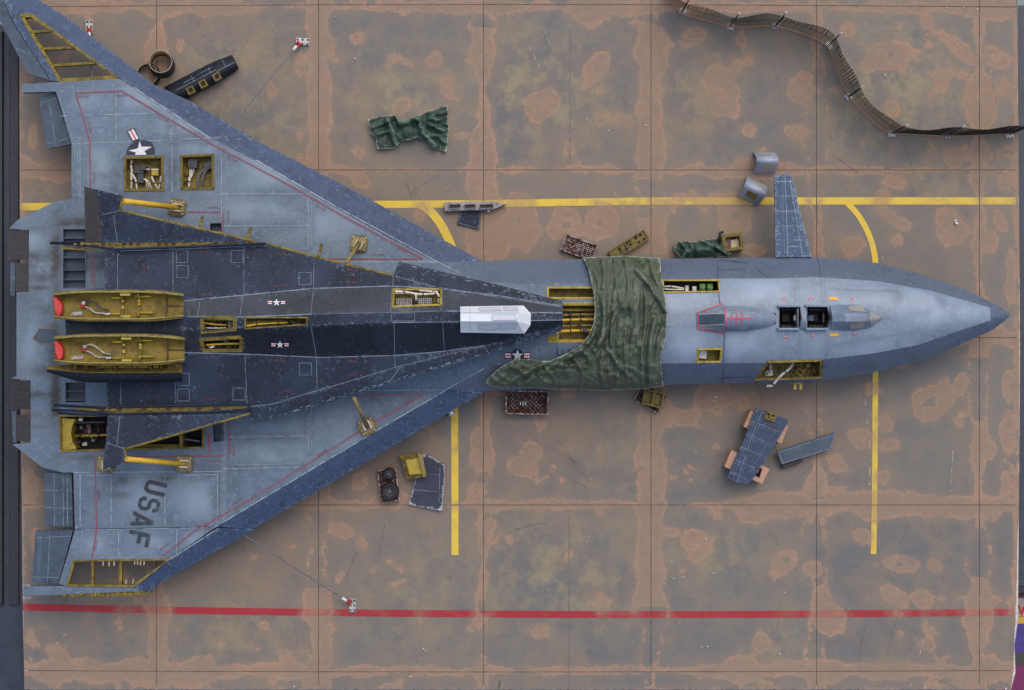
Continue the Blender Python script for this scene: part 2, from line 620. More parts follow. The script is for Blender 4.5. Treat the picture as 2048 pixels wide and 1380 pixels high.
def tarp_mat(name, a, b, c, d):
    m = NT(name)
    n1 = m.noise(0.75, 4, 0.6)
    n2 = m.noise(2.0, 5, 0.65, off=3.0)
    n3 = m.noise(14, 4, 0.7)
    col = m.mix(m.ss(n1, 0.4, 0.62), a, b)
    col = m.mix(m.ss(n2, 0.55, 0.66, 0, 0.75), col, c)
    n5 = m.noise(1.3, 4, 0.6, off=9.0)
    col = m.mix(m.ss(n5, 0.55, 0.70, 0, 0.55), col, hx(100, 106, 82))
    col = m.mix(m.math('MULTIPLY', m.attr('pale'), m.ss(n3, 0.42, 0.62)), col, d)  # paints highlights on fold crests, plus the big tarp's pale edge
    col = m.mix(m.ss(n3, 0.62, 0.74, 0, 0.22), col, d)
    n6 = m.noise(3.2, 3, 0.55, dist=1.2)
    cr = m.math('ABSOLUTE', m.math('SUBTRACT', n6, 0.5))
    hh = m.math('ADD', m.math('MULTIPLY', m.ss(cr, 0.0, 0.06), 0.8), m.math('MULTIPLY', n3, 0.4))
    col = m.mix(m.math('MULTIPLY', m.ss(m.attr('wear'), 0.55, 0.95), m.ss(n3, 0.35, 0.55)), col, hx(190, 194, 180))
    return m.out(col, 0.5, hh, 0.45, dist=0.03)


M['tarp'] = tarp_mat('olive_tarpaulin', hx(76, 88, 72), hx(92, 103, 88), hx(58, 79, 50), hx(146, 160, 150))
M['tarpdark'] = tarp_mat('dark_green_tarpaulin', hx(46, 68, 60), hx(68, 92, 80), hx(36, 52, 46), hx(130, 166, 150))


# pavement
def pave(name, paint=None):
    m = NT(name)
    n1 = m.noise(0.42, 4, 0.6)
    n2 = m.noise(1.5, 5, 0.6, off=4.0)
    n3 = m.noise(9, 6, 0.7)
    n4 = m.noise(26, 3, 0.7, off=2.0)
    if paint:
        col = m.mix(m.ss(n3, 0.4, 0.7, 0, 0.5), paint[0], paint[1])
        col = m.mix(m.ss(n2, 0.5, 0.72, 0, 0.3), col, hx(140, 118, 100))
        col = m.mix(m.ss(n4, 0.66, 0.74, 0, 0.45), col, hx(150, 140, 130))
    else:
        col = m.mix(m.ss(n1, 0.38, 0.64), hx(113, 110, 107), hx(103, 105, 108))
        col = m.mix(m.ss(n2, 0.42, 0.70, 0, 0.8), col, hx(128, 118, 105))
        n5 = m.noise(1.9, 7, 0.72, off=7.0)
        col = m.mix(m.math('MULTIPLY', m.ss(n5, 0.42, 0.62, 0, 0.8), m.attr('olive')), col, hx(150, 139, 110))
        n8 = m.noise(0.8, 6, 0.7, off=11.0)
        col = m.mix(m.ss(n8, 0.48, 0.70, 0, 0.4), col, hx(140, 124, 108))
        col = m.mix(m.math('MULTIPLY', m.attr('warm'), m.ss(n2, 0.25, 0.6, 0.5, 1.0)), col, hx(132, 112, 96))
        col = m.mix(m.ss(m.attr('tone'), 0.0, 1.0, 0.0, 0.30), col, hx(132, 126, 114))
        sm = m.noise(2.2, 5, 0.65, stretch=(1.6, 0.8, 1), off=15.0)
        col = m.mix(m.ss(sm, 0.58, 0.74, 0, 0.4), col, hx(88, 86, 86))
        col = m.mix(m.ss(n3, 0.50, 0.75, 0, 0.3), col, hx(98, 95, 92))
    n6 = m.noise(4.2, 8, 0.72, dist=0.5, off=1.0)
    n9 = m.noise(1.3, 3, 0.5, off=21.0)
    d = m.math('ADD', m.attr('dust'), m.math('MULTIPLY', m.math('SUBTRACT', n6, 0.5), 1.5))
    d = m.math('ADD', d, m.math('MULTIPLY', m.math('SUBTRACT', n4, 0.5), 0.45))
    mask = m.math('MULTIPLY', m.ss(d, 0.0, 0.14), m.ss(n9, 0.3, 0.5, 0.6, 1.0))
    mask = m.math('MAXIMUM', mask, m.ss(d, 0.0, 1.2))
    body = m.math('SUBTRACT', 0.97, m.ss(d, 0.14, 0.6, 0, 0.36))
    body = m.math('MULTIPLY', m.math('MULTIPLY', body, 0.9), m.ss(n2, 0.35, 0.68, 1.0, 0.62))
    brush = m.noise(6, 6, 0.75, stretch=(1.0, 2.6, 1), off=31.0)
    op = m.math('MULTIPLY', m.math('MULTIPLY', mask, body), m.ss(brush, 0.34, 0.60, 0.62, 1.0))
    if paint:
        op = m.math('MULTIPLY', op, m.ss(n3, 0.32, 0.6, 0.65, 0.95))
    dustc = m.mix(m.ss(n3, 0.35, 0.7), hx(192, 151, 124), hx(176, 139, 115))
    col = m.mix(op, col, dustc)
    halo = m.ss(d, -0.8, 0.05, 0, 0.35)
    col = m.mix(halo, col, hx(138, 122, 106))
    if not paint:
        sp = m.noise(34, 2, 0.5, off=3.3)
        col = m.mix(m.ss(sp, 0.765, 0.79), col, hx(226, 214, 196))
        col = m.mix(m.ss(m.noise(22, 3, 0.6, off=8.8), 0.735, 0.78, 0, 0.7), col, hx(60, 58, 60))
    rr = m.math('ADD', 0.62, m.math('MULTIPLY', mask, 0.25))
    return m.out(col, rr, n4, 0.10, spec=0.35)


M['pave'] = pave('dusty_concrete')
M['yellowline'] = pave('yellow_line_paint', (hx(222, 192, 74), hx(208, 176, 72)))
M['redlinepaint'] = pave('red_line_paint', (hx(160, 44, 54), hx(150, 54, 66)))
M['scratch'] = plain('pale_scratch', hx(196, 190, 184), hx(124, 118, 114), 9, 0.9, lo=0.4, hi=0.56)
M['scuff'] = plain('dark_scuff', hx(84, 82, 84), hx(112, 108, 106), 7, 0.9, lo=0.4, hi=0.58)
M['plaster'] = plain('white_board_edge', hx(210, 204, 198), hx(150, 140, 130), 20, 0.9)
M['jointbed'] = plain('dark_joint', hx(84, 74, 68), hx(52, 48, 48), 12, 0.95)
M['bench'] = plain('navy_bench_plastic', hx(48, 58, 74), hx(40, 48, 62), 3, 0.45)
M['benchdark'] = plain('dark_bench_groove', hx(40, 42, 52), hx(32, 34, 42), 4, 0.5)
M['floor'] = plain('pale_floor', hx(138, 150, 148), hx(122, 136, 134), 2, 0.8)

# ---------------------------------------------------------------- pavement
JX = [40, 313, 637, 967, 1302, 1633, 1959, 2036]
JY = [-36, 14, 340, 675, 1010, 1341, 1379]
BLOBS = [  # cx, cy, rx, ry, angle, ring
    (715, 75, 15, 13, 0, 1), (868, 120, 18, 22, 20, 0), (803, 210, 21, 19, 0, 0), (1085, 207, 40, 34, -35, 0), (1190, 138, 22, 40, 35, 0),
    (1383, 74, 30, 22, -20, 1), (1372, 82, 10, 8, 0, 1), (1448, 190, 36, 48, -15, 0), (1497, 260, 17, 13, 0, 0), (1482, 80, 13, 22, 0, 0), (1697, 58, 15, 17, 0, 1),
    (1592, 262, 30, 16, 0, 1), (1598, 180, 32, 28, 40, 1), (1606, 160, 20, 22, 0, 1), (1853, 42, 17, 16, 0, 1), (1915, 95, 62, 16, 42, 1),
    (1736, 134, 16, 16, 0, 0), (1784, 217, 20, 18, 0, 0), (1780, 110, 50, 30, 0, 0.5), (1995, 115, 34, 20, 20, 1), (1905, 318, 20, 22, 0, 1), (1960, 310, 30, 14, 0, 1),
    (1790, 365, 24, 14, 0, 0), (1765, 395, 16, 24, 30, 0), (1790, 440, 46, 14, 30, 0), (1890, 440, 24, 26, 0, 0), (1900, 465, 34, 28, -20, 1), (1705, 490, 26, 20, 0, 0),
    (2000, 440, 14, 30, -20, 0), (2022, 560, 14, 60, 0, 0), (2020, 350, 12, 20, 0, 1), (1865, 800, 52, 36, -35, 1), (1920, 770, 16, 26, 25, 0), (1772, 845, 16, 20, 0, 0), (1778, 888, 24, 16, -10, 0),
    (1725, 875, 30, 22, 20, 1), (1765, 955, 18, 18, 0, 0), (2016, 770, 16, 40, 0, 1), (2018, 870, 20, 50, 0, 0), (2012, 970, 14, 30, 0, 0),
    (1062, 905, 24, 24, 0, 0), (1045, 932, 34, 22, 0, 0), (1106, 936, 8, 7, 0, 0), (1124, 962, 7, 14, -30, 0), (1210, 800, 9, 5, 0, 0),
    (1380, 830, 24, 14, 0, 0), (1430, 795, 50, 30, 0, 0.4), (1432, 893, 10, 8, 0, 0), (1395, 1088, 34, 32, -10, 0.3), (1138, 1113, 10, 15, 30, 0), (1110, 1128, 4, 4, 0, 0),
    (1500, 1036, 34, 14, 0, 0), (1572, 1120, 28, 22, 0, 1), (1625, 1138, 24, 18, 0, 0), (1725, 1072, 20, 18, 0, 0), (1800, 1128, 48, 18, 5, 1), (1868, 1130, 18, 14, 20, 1),
    (1788, 1192, 38, 20, 32, 1), (1848, 1197, 26, 22, 20, 0.6), (1883, 1195, 8, 9, 0, 0), (1802, 1270, 10, 9, 0, 0), (1850, 1252, 6, 16, 0, 0), (1660, 1240, 32, 32, 0, 0.7),
    (1645, 1195, 20, 22, 0, 0), (1522, 1285, 20, 20, 0, 0), (955, 1244, 13, 16, 20, 0), (940, 1258, 9, 8, 0, 0), (529, 1250, 12, 14, -20, 0), (514, 1298, 8, 6, 0, 0),
    (722, 1085, 11, 16, -25, 0), (683, 1062, 30, 16, 20, 0.3), (585, 1092, 11, 6, 0, 0), (748, 1143, 8, 9, 0, 0), (801, 1140, 13, 5, 0, 0), (678, 1155, 8, 18, 35, 0),
    (955, 1053, 9, 13, -20, 0), (982, 1050, 12, 16, 0, 0), (1130, 450, 42, 34, 0, 0.5), (1200, 445, 36, 42, 0, 0.4), (1040, 440, 40, 60, 0, 0.3), (1470, 430, 40, 42, 0, 0.3), (1510, 500, 30, 14, 0, 0),
    (990, 470, 30, 60, 0, 0), (720, 360, 24, 16, 30, 0), (130, 115, 8, 20, 30, 0), (60, 980, 18, 24, 0, 0), (68, 660, 8, 60, 0, 0), (70, 1080, 8, 24, 0, 0),
    (1530, 1370, 20, 10, 0, 0), (300, 1370, 40, 10, 0, 0), (235, 1377, 10, 8, 0, 0), (410, 1370, 12, 18, 20, 0), (1180, 20, 60, 30, 0, 0.5), (830, 12, 80, 14, 0, 0.3), (1184, 52, 16, 10, 0, 1),
    (960, 900, 22, 52, 5, 1), (955, 985, 26, 20, 0, 1), (1040, 880, 6, 6, 0, 0), (780, 1000, 60, 18, 0, 0.3), (800, 820, 1, 1, 0, 0), (66, 280, 10, 30, 0, 0), (1340, 1062, 26, 12, 0, 0),
    (2028, 1150, 8, 40, 0, 0), (2020, 1210, 8, 20, 0, 0), (880, 1345, 60, 10, 0, 0), (560, 1345, 60, 12, 0, 0), (1250, 20, 40, 16, 0, 0.4), (1430, 160, 24, 30, 10, 0.2)]
WARM = [(430, 1110, 260, 130, .8), (700, 960, 260, 110, .8), (1120, 450, 330, 110, .75), (1480, 800, 260, 60, .7), (820, 390, 240, 60, .5), (1580, 430, 120, 120, .5),
        (330, 100, 240, 140, .45), (90, 330, 90, 160, .6), (90, 980, 90, 140, .5), (1080, 870, 180, 140, .5), (690, 280, 90, 140, .5), (1380, 200, 110, 140, .4), (1900, 480, 160, 140, .35), (1640, 860, 90, 120, .5)]
OLIVE = [(780, 200, 150, 90, 1), (1080, 180, 150, 120, 1), (1800, 170, 160, 130, 1), (450, 140, 160, 110, .9), (1380, 190, 110, 120, .9), (470, 1240, 130, 110, .9), (1120, 1140, 180, 120, .9), (850, 1180, 180, 120, .7), (1420, 1100, 120, 100, .7),
         (560, 280, 120, 80, .8), (1860, 360, 80, 40, 1), (1560, 1300, 60, 60, .8), (1720, 260, 120, 60, .9), (90, 400, 60, 40, .9), (1230, 930, 120, 120, .5)]


def dust_field(x, y):
    x = np.asarray(x, float)
    y = np.asarray(y, float)
    best = np.full(x.shape, -1.6)
    for i, jx in enumerate(JX):
        w = 44 * fbm(y, y * 0 + i * 37.0, 110, 11 + i, 3) - 3 + (7 if i in (2, 4) else 0)
        wl = w + 26 * (fbm(y, y * 0 + i * 91.0, 45, 61 + i, 3) - 0.5)
        wr = w + 26 * (fbm(y, y * 0 + i * 17.0, 45, 81 + i, 3) - 0.5)
        if i in (0, 7):
            wl, wr = wl * 0.4, wr * 0.4
        dd = x - jx
        d = np.where(dd < 0, wl + dd, wr - dd) / 20
        gate = np.clip((fbm(x * 0 + i * 300.0, y, 330, 901, 1) - 0.25) * 3, 0, 1)
        wl, wr = wl * (0.35 + 0.75 * gate), wr * (0.35 + 0.75 * gate)
        thin = fbm(y, y * 0 + i * 7.0, 160, 31 + i, 2)
        ring = np.where(thin > 0.60, np.minimum(d, 0.30 - d * 0.9), d)     # in places only the tide mark is left
        best = np.maximum(best, ring)
    for i, jy in enumerate(JY):
        w = 44 * fbm(x, x * 0 + i * 53.0, 110, 211 + i, 3) - 5 + (4 if i in (1, 4, 5) else -6)
        wu = w + 28 * (fbm(x, x * 0 + i * 91.0, 45, 261 + i, 3) - 0.5)
        wd = w + 28 * (fbm(x, x * 0 + i * 17.0, 45, 281 + i, 3) - 0.5)
        gate = np.clip((fbm(x, x * 0 + i * 300.0, 330, 931, 1) - 0.25) * 3, 0, 1)
        wu, wd = wu * (0.35 + 0.75 * gate), wd * (0.35 + 0.75 * gate)
        if i in (0, 6):
            wu, wd = wu * 0.2, wd * 0.2
        dd = y - jy
        d = np.where(dd < 0, wu + dd, wd - dd) / 20
        best = np.maximum(best, d)
    nz = fbm(x, y, 22, 400, 3) - 0.5
    for cx, cy, rx, ry, a, ring in BLOBS:
        m = max(rx, ry) + 45
        sel = (np.abs(x - cx) < m) & (np.abs(y - cy) < m)
        if not sel.any():
            continue
        c, s = math.cos(R(a)), math.sin(R(a))
        u = (x[sel] - cx) * c + (y[sel] - cy) * s
        v = -(x[sel] - cx) * s + (y[sel] - cy) * c
        rr = np.hypot(u / rx, v / ry) + nz[sel] * 0.7
        mn = min(rx, ry)
        d = (1 - rr) * mn / 20 * 1.3
        if ring:
            ring = ring * 0.55
            inner = (rr - 0.34) * mn / 20 * 1.5 + (1 - ring) * 0.6 + 0.12
            d = np.minimum(d, inner)
        best[sel] = np.maximum(best[sel], np.clip(d, -1.6, 1.2))
    # loose sprinkles of dust
    sp = (fbm(x, y, 60, 500, 4) - 0.70) * 5
    best = np.maximum(best, sp)
    return np.clip(best, -1.6, 1.5)


def gfield(x, y, L):
    f = np.zeros(np.shape(x))
    for cx, cy, rx, ry, a in L:
        f = np.maximum(f, a * np.exp(-(((x - cx) / rx) ** 2 + ((y - cy) / ry) ** 2)))
    return f


def add_fields(me, X, Y):
    for key, val in (('dust', dust_field(X, Y)), ('warm', gfield(X, Y, WARM)), ('olive', np.clip(gfield(X, Y, OLIVE) + 0.12, 0, 1))):
        at = me.attributes.new(key, 'FLOAT', 'POINT')
        at.data.foreach_set('value', val.astype(np.float32))


def corner(px, py):
    """the board is cut a little out of square"""
    if px < 60:
        px = 38 + 10 * (py / 1380) ** 2
    if px > 2020:
        px = 2034 + 6 * math.sin(math.pi * np.clip(py, 0, 1380) / 1380) - (8 if py > 1250 else 0) * (py - 1250) / 130
    bend = 5 * (1 - ((px - 1024) / 1000) ** 2)
    if 0 < py < 100:
        py -= bend
    if 1300 < py < 1370:
        py += bend * 0.6
    return px, py


pavement = MB()
pavement.prism([(x, y) for x, y in [corner(40, -40), corner(2036, -40), corner(2036, 700), corner(2036, 1240), (2029, 1290), (2031, 1345), (2022, 1379),
                                   (60, 1379), (49, 1370), corner(40, 1250), corner(40, 700)]], -0.35, -0.012)
pav = pavement.build('pavement', M['plaster'], None, 'structure')
pav['label'] = 'dusty grey concrete apron board with painted lines'
bed = MB()
bed.prism([corner(40, -36), corner(2034, -36), (2035, 700), (2031, 1240), (2020, 1370), (60, 1372), (47, 1250), (44, 700)], -0.011, -0.006)
bed.build('joint_bed', M['jointbed'], pav)
G = 0.62
for j in range(len(JY) - 1):
    for i in range(len(JX) - 1):
        x0, x1, y0, y1 = JX[i], JX[i + 1], JY[j], JY[j + 1]
        nx = max(3, int((x1 - x0) / 7))
        ny = max(3, int((y1 - y0) / 7))
        U, V_ = np.meshgrid(np.linspace(0, 1, nx + 1), np.linspace(0, 1, ny + 1))
        c00, c10, c01, c11 = corner(x0, y0), corner(x1, y0), corner(x0, y1), corner(x1, y1)
        X = (c00[0] * (1 - U) + c10[0] * U) * (1 - V_) + (c01[0] * (1 - U) + c11[0] * U) * V_
        Y = (c00[1] * (1 - U) + c10[1] * U) * (1 - V_) + (c01[1] * (1 - U) + c11[1] * U) * V_
        if i == len(JX) - 2:
            X = np.where(U == 1, X + 3 * (fbm(X, Y, 18, 71, 3) - 0.6) + (Y > 1240) * -2 * fbm(X, Y, 30, 9, 3), X)
            if j == len(JY) - 2:
                X = np.where((U == 1), X - V_ * 2, X)
        # joint gap with slightly ragged edges
        g = G * (0.55 + 0.9 * fbm(X, Y, 14, 77, 3))
        X = X + np.where(U == 0, g, 0) - np.where(U == 1, g, 0)
        Y = Y + np.where(V_ == 0, g, 0) - np.where(V_ == 1, g, 0)
        X, Y = X.ravel(), Y.ravel()
        zt = 0.0
        n = len(X)
        vt = np.stack([(X - 1024) / 100, (690 - Y) / 100, np.full(n, zt)], 1)
        idx = np.arange(n).reshape(ny + 1, nx + 1)
        f = np.stack([idx[:-1, :-1], idx[1:, :-1], idx[1:, 1:], idx[:-1, 1:]], -1).reshape(-1, 4)
        rimv = list(idx[0, :]) + list(idx[1:, -1]) + list(idx[-1, -2::-1]) + list(idx[-2:0:-1, 0])
        vb = vt[rimv].copy()
        vb[:, 2] = -0.02
        faces = f.tolist()
        m_ = len(rimv)
        for q in range(m_):
            r = (q + 1) % m_
            faces.append([int(rimv[q]), int(rimv[r]), n + r, n + q])
        me = bpy.data.meshes.new('slab')
        me.from_pydata(np.concatenate([vt, vb]).tolist(), [], faces)
        add_fields(me, np.concatenate([X, X[rimv]]), np.concatenate([Y, Y[rimv]]))
        at = me.attributes.new('tone', 'FLOAT', 'POINT')
        at.data.foreach_set('value', np.full(n + m_, random.random(), np.float32))
        link_mesh('slab', me, M['pave'], pav)


def painted(name, pts, width, mat, lift=0.004):
    """painted line, broken at the slab joints"""
    P = np.array(resample(smooth_path(pts, 10) if len(pts) > 2 else pts, 5, False))
    n = 4
    rows = []
    for i in range(len(P)):
        d = P[min(i + 1, len(P) - 1)] - P[max(i - 1, 0)]
        nr = np.array([-d[1], d[0]]) / np.hypot(*d)
        rows.append([P[i] + nr * (k / n - 0.5) * width for k in range(n + 1)])
    A = np.array(rows).reshape(-1, 2)
    faces = []
    for i in range(len(P) - 1):
        c = (P[i] + P[i + 1]) / 2
        for k in range(n):
            q = [i * (n + 1) + k, (i + 1) * (n + 1) + k, (i + 1) * (n + 1) + k + 1, i * (n + 1) + k + 1]
            faces.append(q)
    vt = np.stack([(A[:, 0] - 1024) / 100, (690 - A[:, 1]) / 100, np.full(len(A), lift)], 1)
    me = bpy.data.meshes.new(name)
    me.from_pydata(vt.tolist(), [], faces)
    me.validate()
    bm = bmesh.new()
    bm.from_mesh(me)
    bmesh.ops.recalc_face_normals(bm, faces=bm.faces)
    if bm.faces[:][0].normal.z < 0:
        bmesh.ops.reverse_faces(bm, faces=bm.faces)
    bm.to_mesh(me)
    bm.free()
    add_fields(me, A[:, 0], A[:, 1])
    return link_mesh(name, me, mat, pav)


for a, b in ((40, 312), (314, 636), (638, 966), (968, 1301), (1303, 1632), (1634, 1958), (1960, 2032)):
    ya = lambda x: 413.5 - (x - 40) * 0.0065 if x < 1300 else 402 - (x - 1300) * 0.0003
    painted('yellow_line', [(a, ya(a)), (b, ya(b))], 14.5, M['yellowline'])
    yr = lambda x: 1214 + 15 * (1 - ((x - 1300) / 1260) ** 2) if x < 1300 else 1229 - 5 * ((x - 1300) / 740) ** 2
    painted('red_line', [(a if a > 60 else 46, yr(a)), ((a + b) / 2, yr((a + b) / 2)), (min(b, 2028), yr(b))], 14.0, M['redlinepaint'])
painted('yellow_curve', [(843, 410), (862, 424), (880, 446), (893, 470), (905, 500), (909, 540)], 17, M['yellowline'], 0.008)
painted('yellow_line', [(909, 780), (910, 1009)], 14, M['yellowline'])
painted('yellow_line', [(910, 1011), (910, 1110)], 14, M['yellowline'])
painted('yellow_curve', [(1690, 402), (1712, 425), (1730, 453), (1743, 485), (1750, 517), (1750, 545)], 11.5, M['yellowline'], 0.008)
painted('yellow_line', [(1751, 735), (1749, 1009)], 11, M['yellowline'])
painted('yellow_line', [(1749, 1011), (1747, 1108)], 11, M['yellowline'])

# scratches in the dusty surface
flat = lambda x, y: np.zeros(np.shape(x)) + 0.002
sc = MB()
for pts, w in (([(1727, 768), (1737, 870), (1740, 900)], 1.4), ([(1740, 905), (1739, 970)], 1.6), ([(1085, 60), (1115, 118)], 1.1), ([(1058, 94), (1078, 132)], 1.0), ([(1980, 137), (1994, 207)], 1.1),
               ([(1906, 900), (1900, 990)], 1.1), ([(1848, 1280), (1838, 1315)], 1.0), ([(2036, 870), (2030, 930)], 1.2), ([(1826, 1358), (1818, 1380)], 1.0), ([(1335, 1160), (1372, 1152)], 1.2), ([(1400, 1148), (1455, 1144)], 1.0)):
    ribbon(sc, pts, w, flat)
sc.build('scratch_mark', M['scratch'], pav, 'stuff')
sc = MB()
for pts, w in (([(1110, 870), (1150, 930), (1180, 965)], 1.2), ([(1075, 920), (1190, 985)], 1.0), ([(1240, 968), (1285, 935)], 1.4), ([(1090, 890), (1170, 935)], 0.9), ([(812, 360), (826, 405), (826, 412)], 1.4), ([(880, 350), (826, 380)], 1.0),
               ([(1138, 1035), (1138, 1380)], 1.2), ([(1665, 310), (1715, 345)], 1.6), ([(1803, 270), (1830, 350)], 1.0), ([(1735, 1240), (1718, 1305)], 1.8), ([(1792, 1240), (1775, 1310)], 1.4), ([(1840, 1260), (1810, 1315)], 1.0), ([(1560, 1205), (1555, 1260)], 1.0),
               ([(712, 1105), (690, 1160)], 1.2), ([(770, 1045), (758, 1110)], 1.2), ([(1028, 1060), (1085, 1045)], 1.6), ([(1625, 930), (1590, 965)], 1.0), ([(1600, 820), (1640, 870)], 0.8), ([(1520, 1000), (1500, 1020)], 0.8), ([(1540, 110), (1560, 180)], 0.8), ([(1140, 60), (1140, 330)], 0.8), ([(590, 1240), (594, 1290)], 0.8), ([(1000, 1360), (997, 1380)], 4)):
    ribbon(sc, pts, w, flat, 0.001)
sc.build('scuff_mark', M['scuff'], pav, 'stuff')

# ---------------------------------------------------------------- bench and floor below
fl = MB()
fl.quad(Vector((-60, -40, -9)), Vector((60, -40, -9)), Vector((60, 40, -9)), Vector((-60, 40, -9)))
fl.build('floor', M['floor'], None, 'structure')
bench = empty('workbench', 'navy plastic workbench under the concrete board, ribbed on its left side', 'workbench', 1024, 690, -1.2)
b_ = MB()
b_.prism([(-220, 52), (2300, 5), (2300, 1175), (2000, 1175), (2000, 1500), (-220, 1500)], -1.2, -0.42, 0.04)
b_.build('bench_top', M['bench'], bench)
for x0, x1, z in ((18, 37, -0.36), (-20, 4, -0.30), (-60, -38, -0.30)):
    r_ = MB()
    r_.prism([(x0, 62), (x1, 62), (x1, 1211), (x0, 1211)], -0.42, z, 0.02)
    r_.build('bench_rib', M['benchdark'], bench)

bx = empty('printed_box', 'colourful printed cardboard box beside the board corner, red letter on white', 'box', 2040, 1280, -2)
q = MB()
q.prism([(1990, 1185), (2200, 1185), (2200, 1420), (1990, 1420)], -2.4, -1.25, 0.02)
q.build('box_body', plain('magenta_print', hx(112, 26, 86), hx(84, 20, 66), 1.5, 0.4), bx)
hb = lambda x, y: np.zeros(np.shape(x)) - 1.25
for nm, poly, colr in (('red_band', [(1995, 1188), (2190, 1188), (2190, 1193), (1995, 1191)], hx(70, 26, 26)), ('white_band', [(1995, 1196), (2190, 1196), (2190, 1233), (1995, 1233)], hx(176, 168, 160)),
                       ('yellow_band', [(1995, 1234), (2190, 1234), (2190, 1247), (1995, 1247)], hx(206, 172, 56)), ('blue_patch', [(1995, 1248), (2190, 1248), (2190, 1305), (1995, 1305)], hx(66, 52, 140)),
                       ('green_patch', [(1995, 1306), (2190, 1306), (2190, 1330), (1995, 1330)], hx(60, 62, 56))):
    q = MB()
    decal(q, poly, hb, 0.004)
    q.build(nm, plain(nm + '_ink', colr, tuple(c * 0.7 for c in colr[:3]) + (1,), 3, 0.5), bx)
q = MB()
decal(q, [(2036, 1210), (2040, 1210), (2043, 1222), (2046, 1213), (2049, 1213), (2052, 1222), (2056, 1210), (2060, 1210), (2054, 1231), (2050, 1231), (2047.5, 1222), (2045, 1231), (2041, 1231)], hb, 0.01)
q.build('red_letter', M['red'], bx)

# ================================================================ grey delta aircraft
def interp(x, xs, ys):
    return np.interp(x, xs, ys)


LEU = [(-30, -70), (78, 0), (125, 29), (232, 110), (310, 170), (375, 200), (487, 265), (501, 273)]
LEU2 = [(487, 267), (640, 346), (737, 397), (887, 480), (965, 522)]
BODU = [(965, 522), (1170, 518), (1320, 518), (1550, 515), (1636, 514), (1756, 526), (1841, 548), (1926, 577), (1985, 606), (2026, 629)]
BODL = [(2026, 629), (1985, 660), (1918, 690), (1861, 716), (1746, 745), (1643, 762), (1330, 770), (1150, 775), (972, 781)]
LEL2 = [(972, 781), (790, 890), (545, 1035), (505, 1058)]
LEL = [(510, 1058), (310, 1172), (300, 1187)]
RIM_LINE = LEU[:-1] + LEU2 + BODU[1:] + BODL[1:] + LEL2[1:] + LEL


def axis(x):
    return 671 - (np.asarray(x, float) - 40) * 0.0206


def hfc(x, y):
    x = np.asarray(x, float)
    y = np.asarray(y, float)
    s = np.abs(y - axis(x))
    hw = interp(x, [40, 960, 1320, 1640, 1750, 1850, 1925, 1985, 2027], [150, 130, 127, 126, 112, 86, 58, 28, 3])
    H = interp(x, [40, 500, 960, 1150, 1500, 1750, 1900, 2027], [.12, .28, .45, .62, .66, .52, .3, .03])
    z = 1.05 + H * (1 - np.clip(s / hw, 0, 1) ** 2.2)
    z = z - 0.0003 * np.maximum(s - 140, 0) * (x < 1000)
    d = pdist(x, y, RIM_LINE, False)
    return z - 0.15 * (1 - np.clip(d / 44, 0, 1)) ** 1.3


up = lambda f, dz: (lambda x, y: f(x, y) + dz)
SEAMS_U = [[(120, 232), (310, 226)], [(143, 287), (235, 284), (420, 276)], [(232, 186), (232, 284)], [(343, 225), (343, 284)], [(443, 288), (443, 440)], [(160, 290), (160, 395)],
           [(150, 390), (236, 388)], [(440, 387), (620, 388)], [(448, 452), (620, 451)], [(618, 395), (618, 500)], [(625, 524), (873, 524)], [(420, 276), (500, 273)], [(344, 290), (344, 384)]]
SEAMS_L = [[(150, 1060), (430, 1055)], [(160, 948), (160, 1055)], [(237, 1064), (237, 1112)], [(353, 1064), (353, 1108)], [(448, 845), (448, 1040)], [(618, 825), (618, 905)], [(460, 875), (618, 872)],
           [(448, 938), (600, 934)], [(330, 950), (330, 1050)], [(365, 950), (435, 949)], [(435, 949), (435, 1030)], [(620, 781), (890, 780)], [(145, 945), (445, 943)], [(172, 950), (222, 950)], [(222, 950), (222, 1055)]]
SEAMS_F = [[(1435, 520), (1447, 770)], [(1590, 560), (1590, 612)], [(1642, 556), (1646, 610)], [(1600, 668), (1594, 715)], [(1655, 668), (1650, 716)], [(1322, 630), (1395, 629)], [(1322, 652), (1395, 652)], [(1795, 570), (1798, 604)], [(1798, 655), (1795, 694)],
           [(1660, 578), (1800, 580)], [(1660, 692), (1850, 660)], [(1880, 585), (1884, 610)], [(1885, 648), (1880, 675)], [(1082, 567), (1082, 595)], [(980, 705), (980, 728)], [(980, 728), (1040, 728)], [(1085, 690), (1085, 718)], [(1098, 690), (1098, 712)], [(1098, 690), (1160, 690)], [(1000, 690), (1085, 690)]]
BRIGHT = [(185, 215, 30, 22), (270, 205, 45, 30), (360, 245, 40, 25), (200, 330, 20, 40), (395, 300, 40, 12), (540, 350, 60, 25), (520, 420, 70, 30), (660, 450, 50, 30), (62, 690, 22, 50), (60, 480, 24, 18), (290, 990, 50, 40), (400, 1000, 40, 40),
          (560, 860, 60, 25), (560, 905, 70, 30), (680, 850, 50, 40), (200, 1085, 35, 22), (300, 1085, 45, 22), (390, 1075, 30, 18), (1540, 585, 60, 25), (1480, 690, 60, 25), (1720, 590, 60, 18), (1840, 605, 70, 20), (1900, 632, 60, 20), (1740, 690, 80, 25), (1680, 580, 40, 15), (1370, 600, 40, 25), (1380, 690, 40, 25)]


def pale_c(x, y):
    f = np.zeros(np.shape(x))
    for cx, cy, rx, ry in BRIGHT:
        f = np.maximum(f, np.exp(-(((x - cx) / rx) ** 2 + ((y - cy) / ry) ** 2) * 0.8))
    d = np.full(np.shape(x), 99.0)
    for s in SEAMS_U + SEAMS_L + SEAMS_F:
        d = np.minimum(d, pdist(x, y, s, False))
    return np.clip(f + 0.1, 0, 1) * np.clip(d / 18, 0.15, 1)


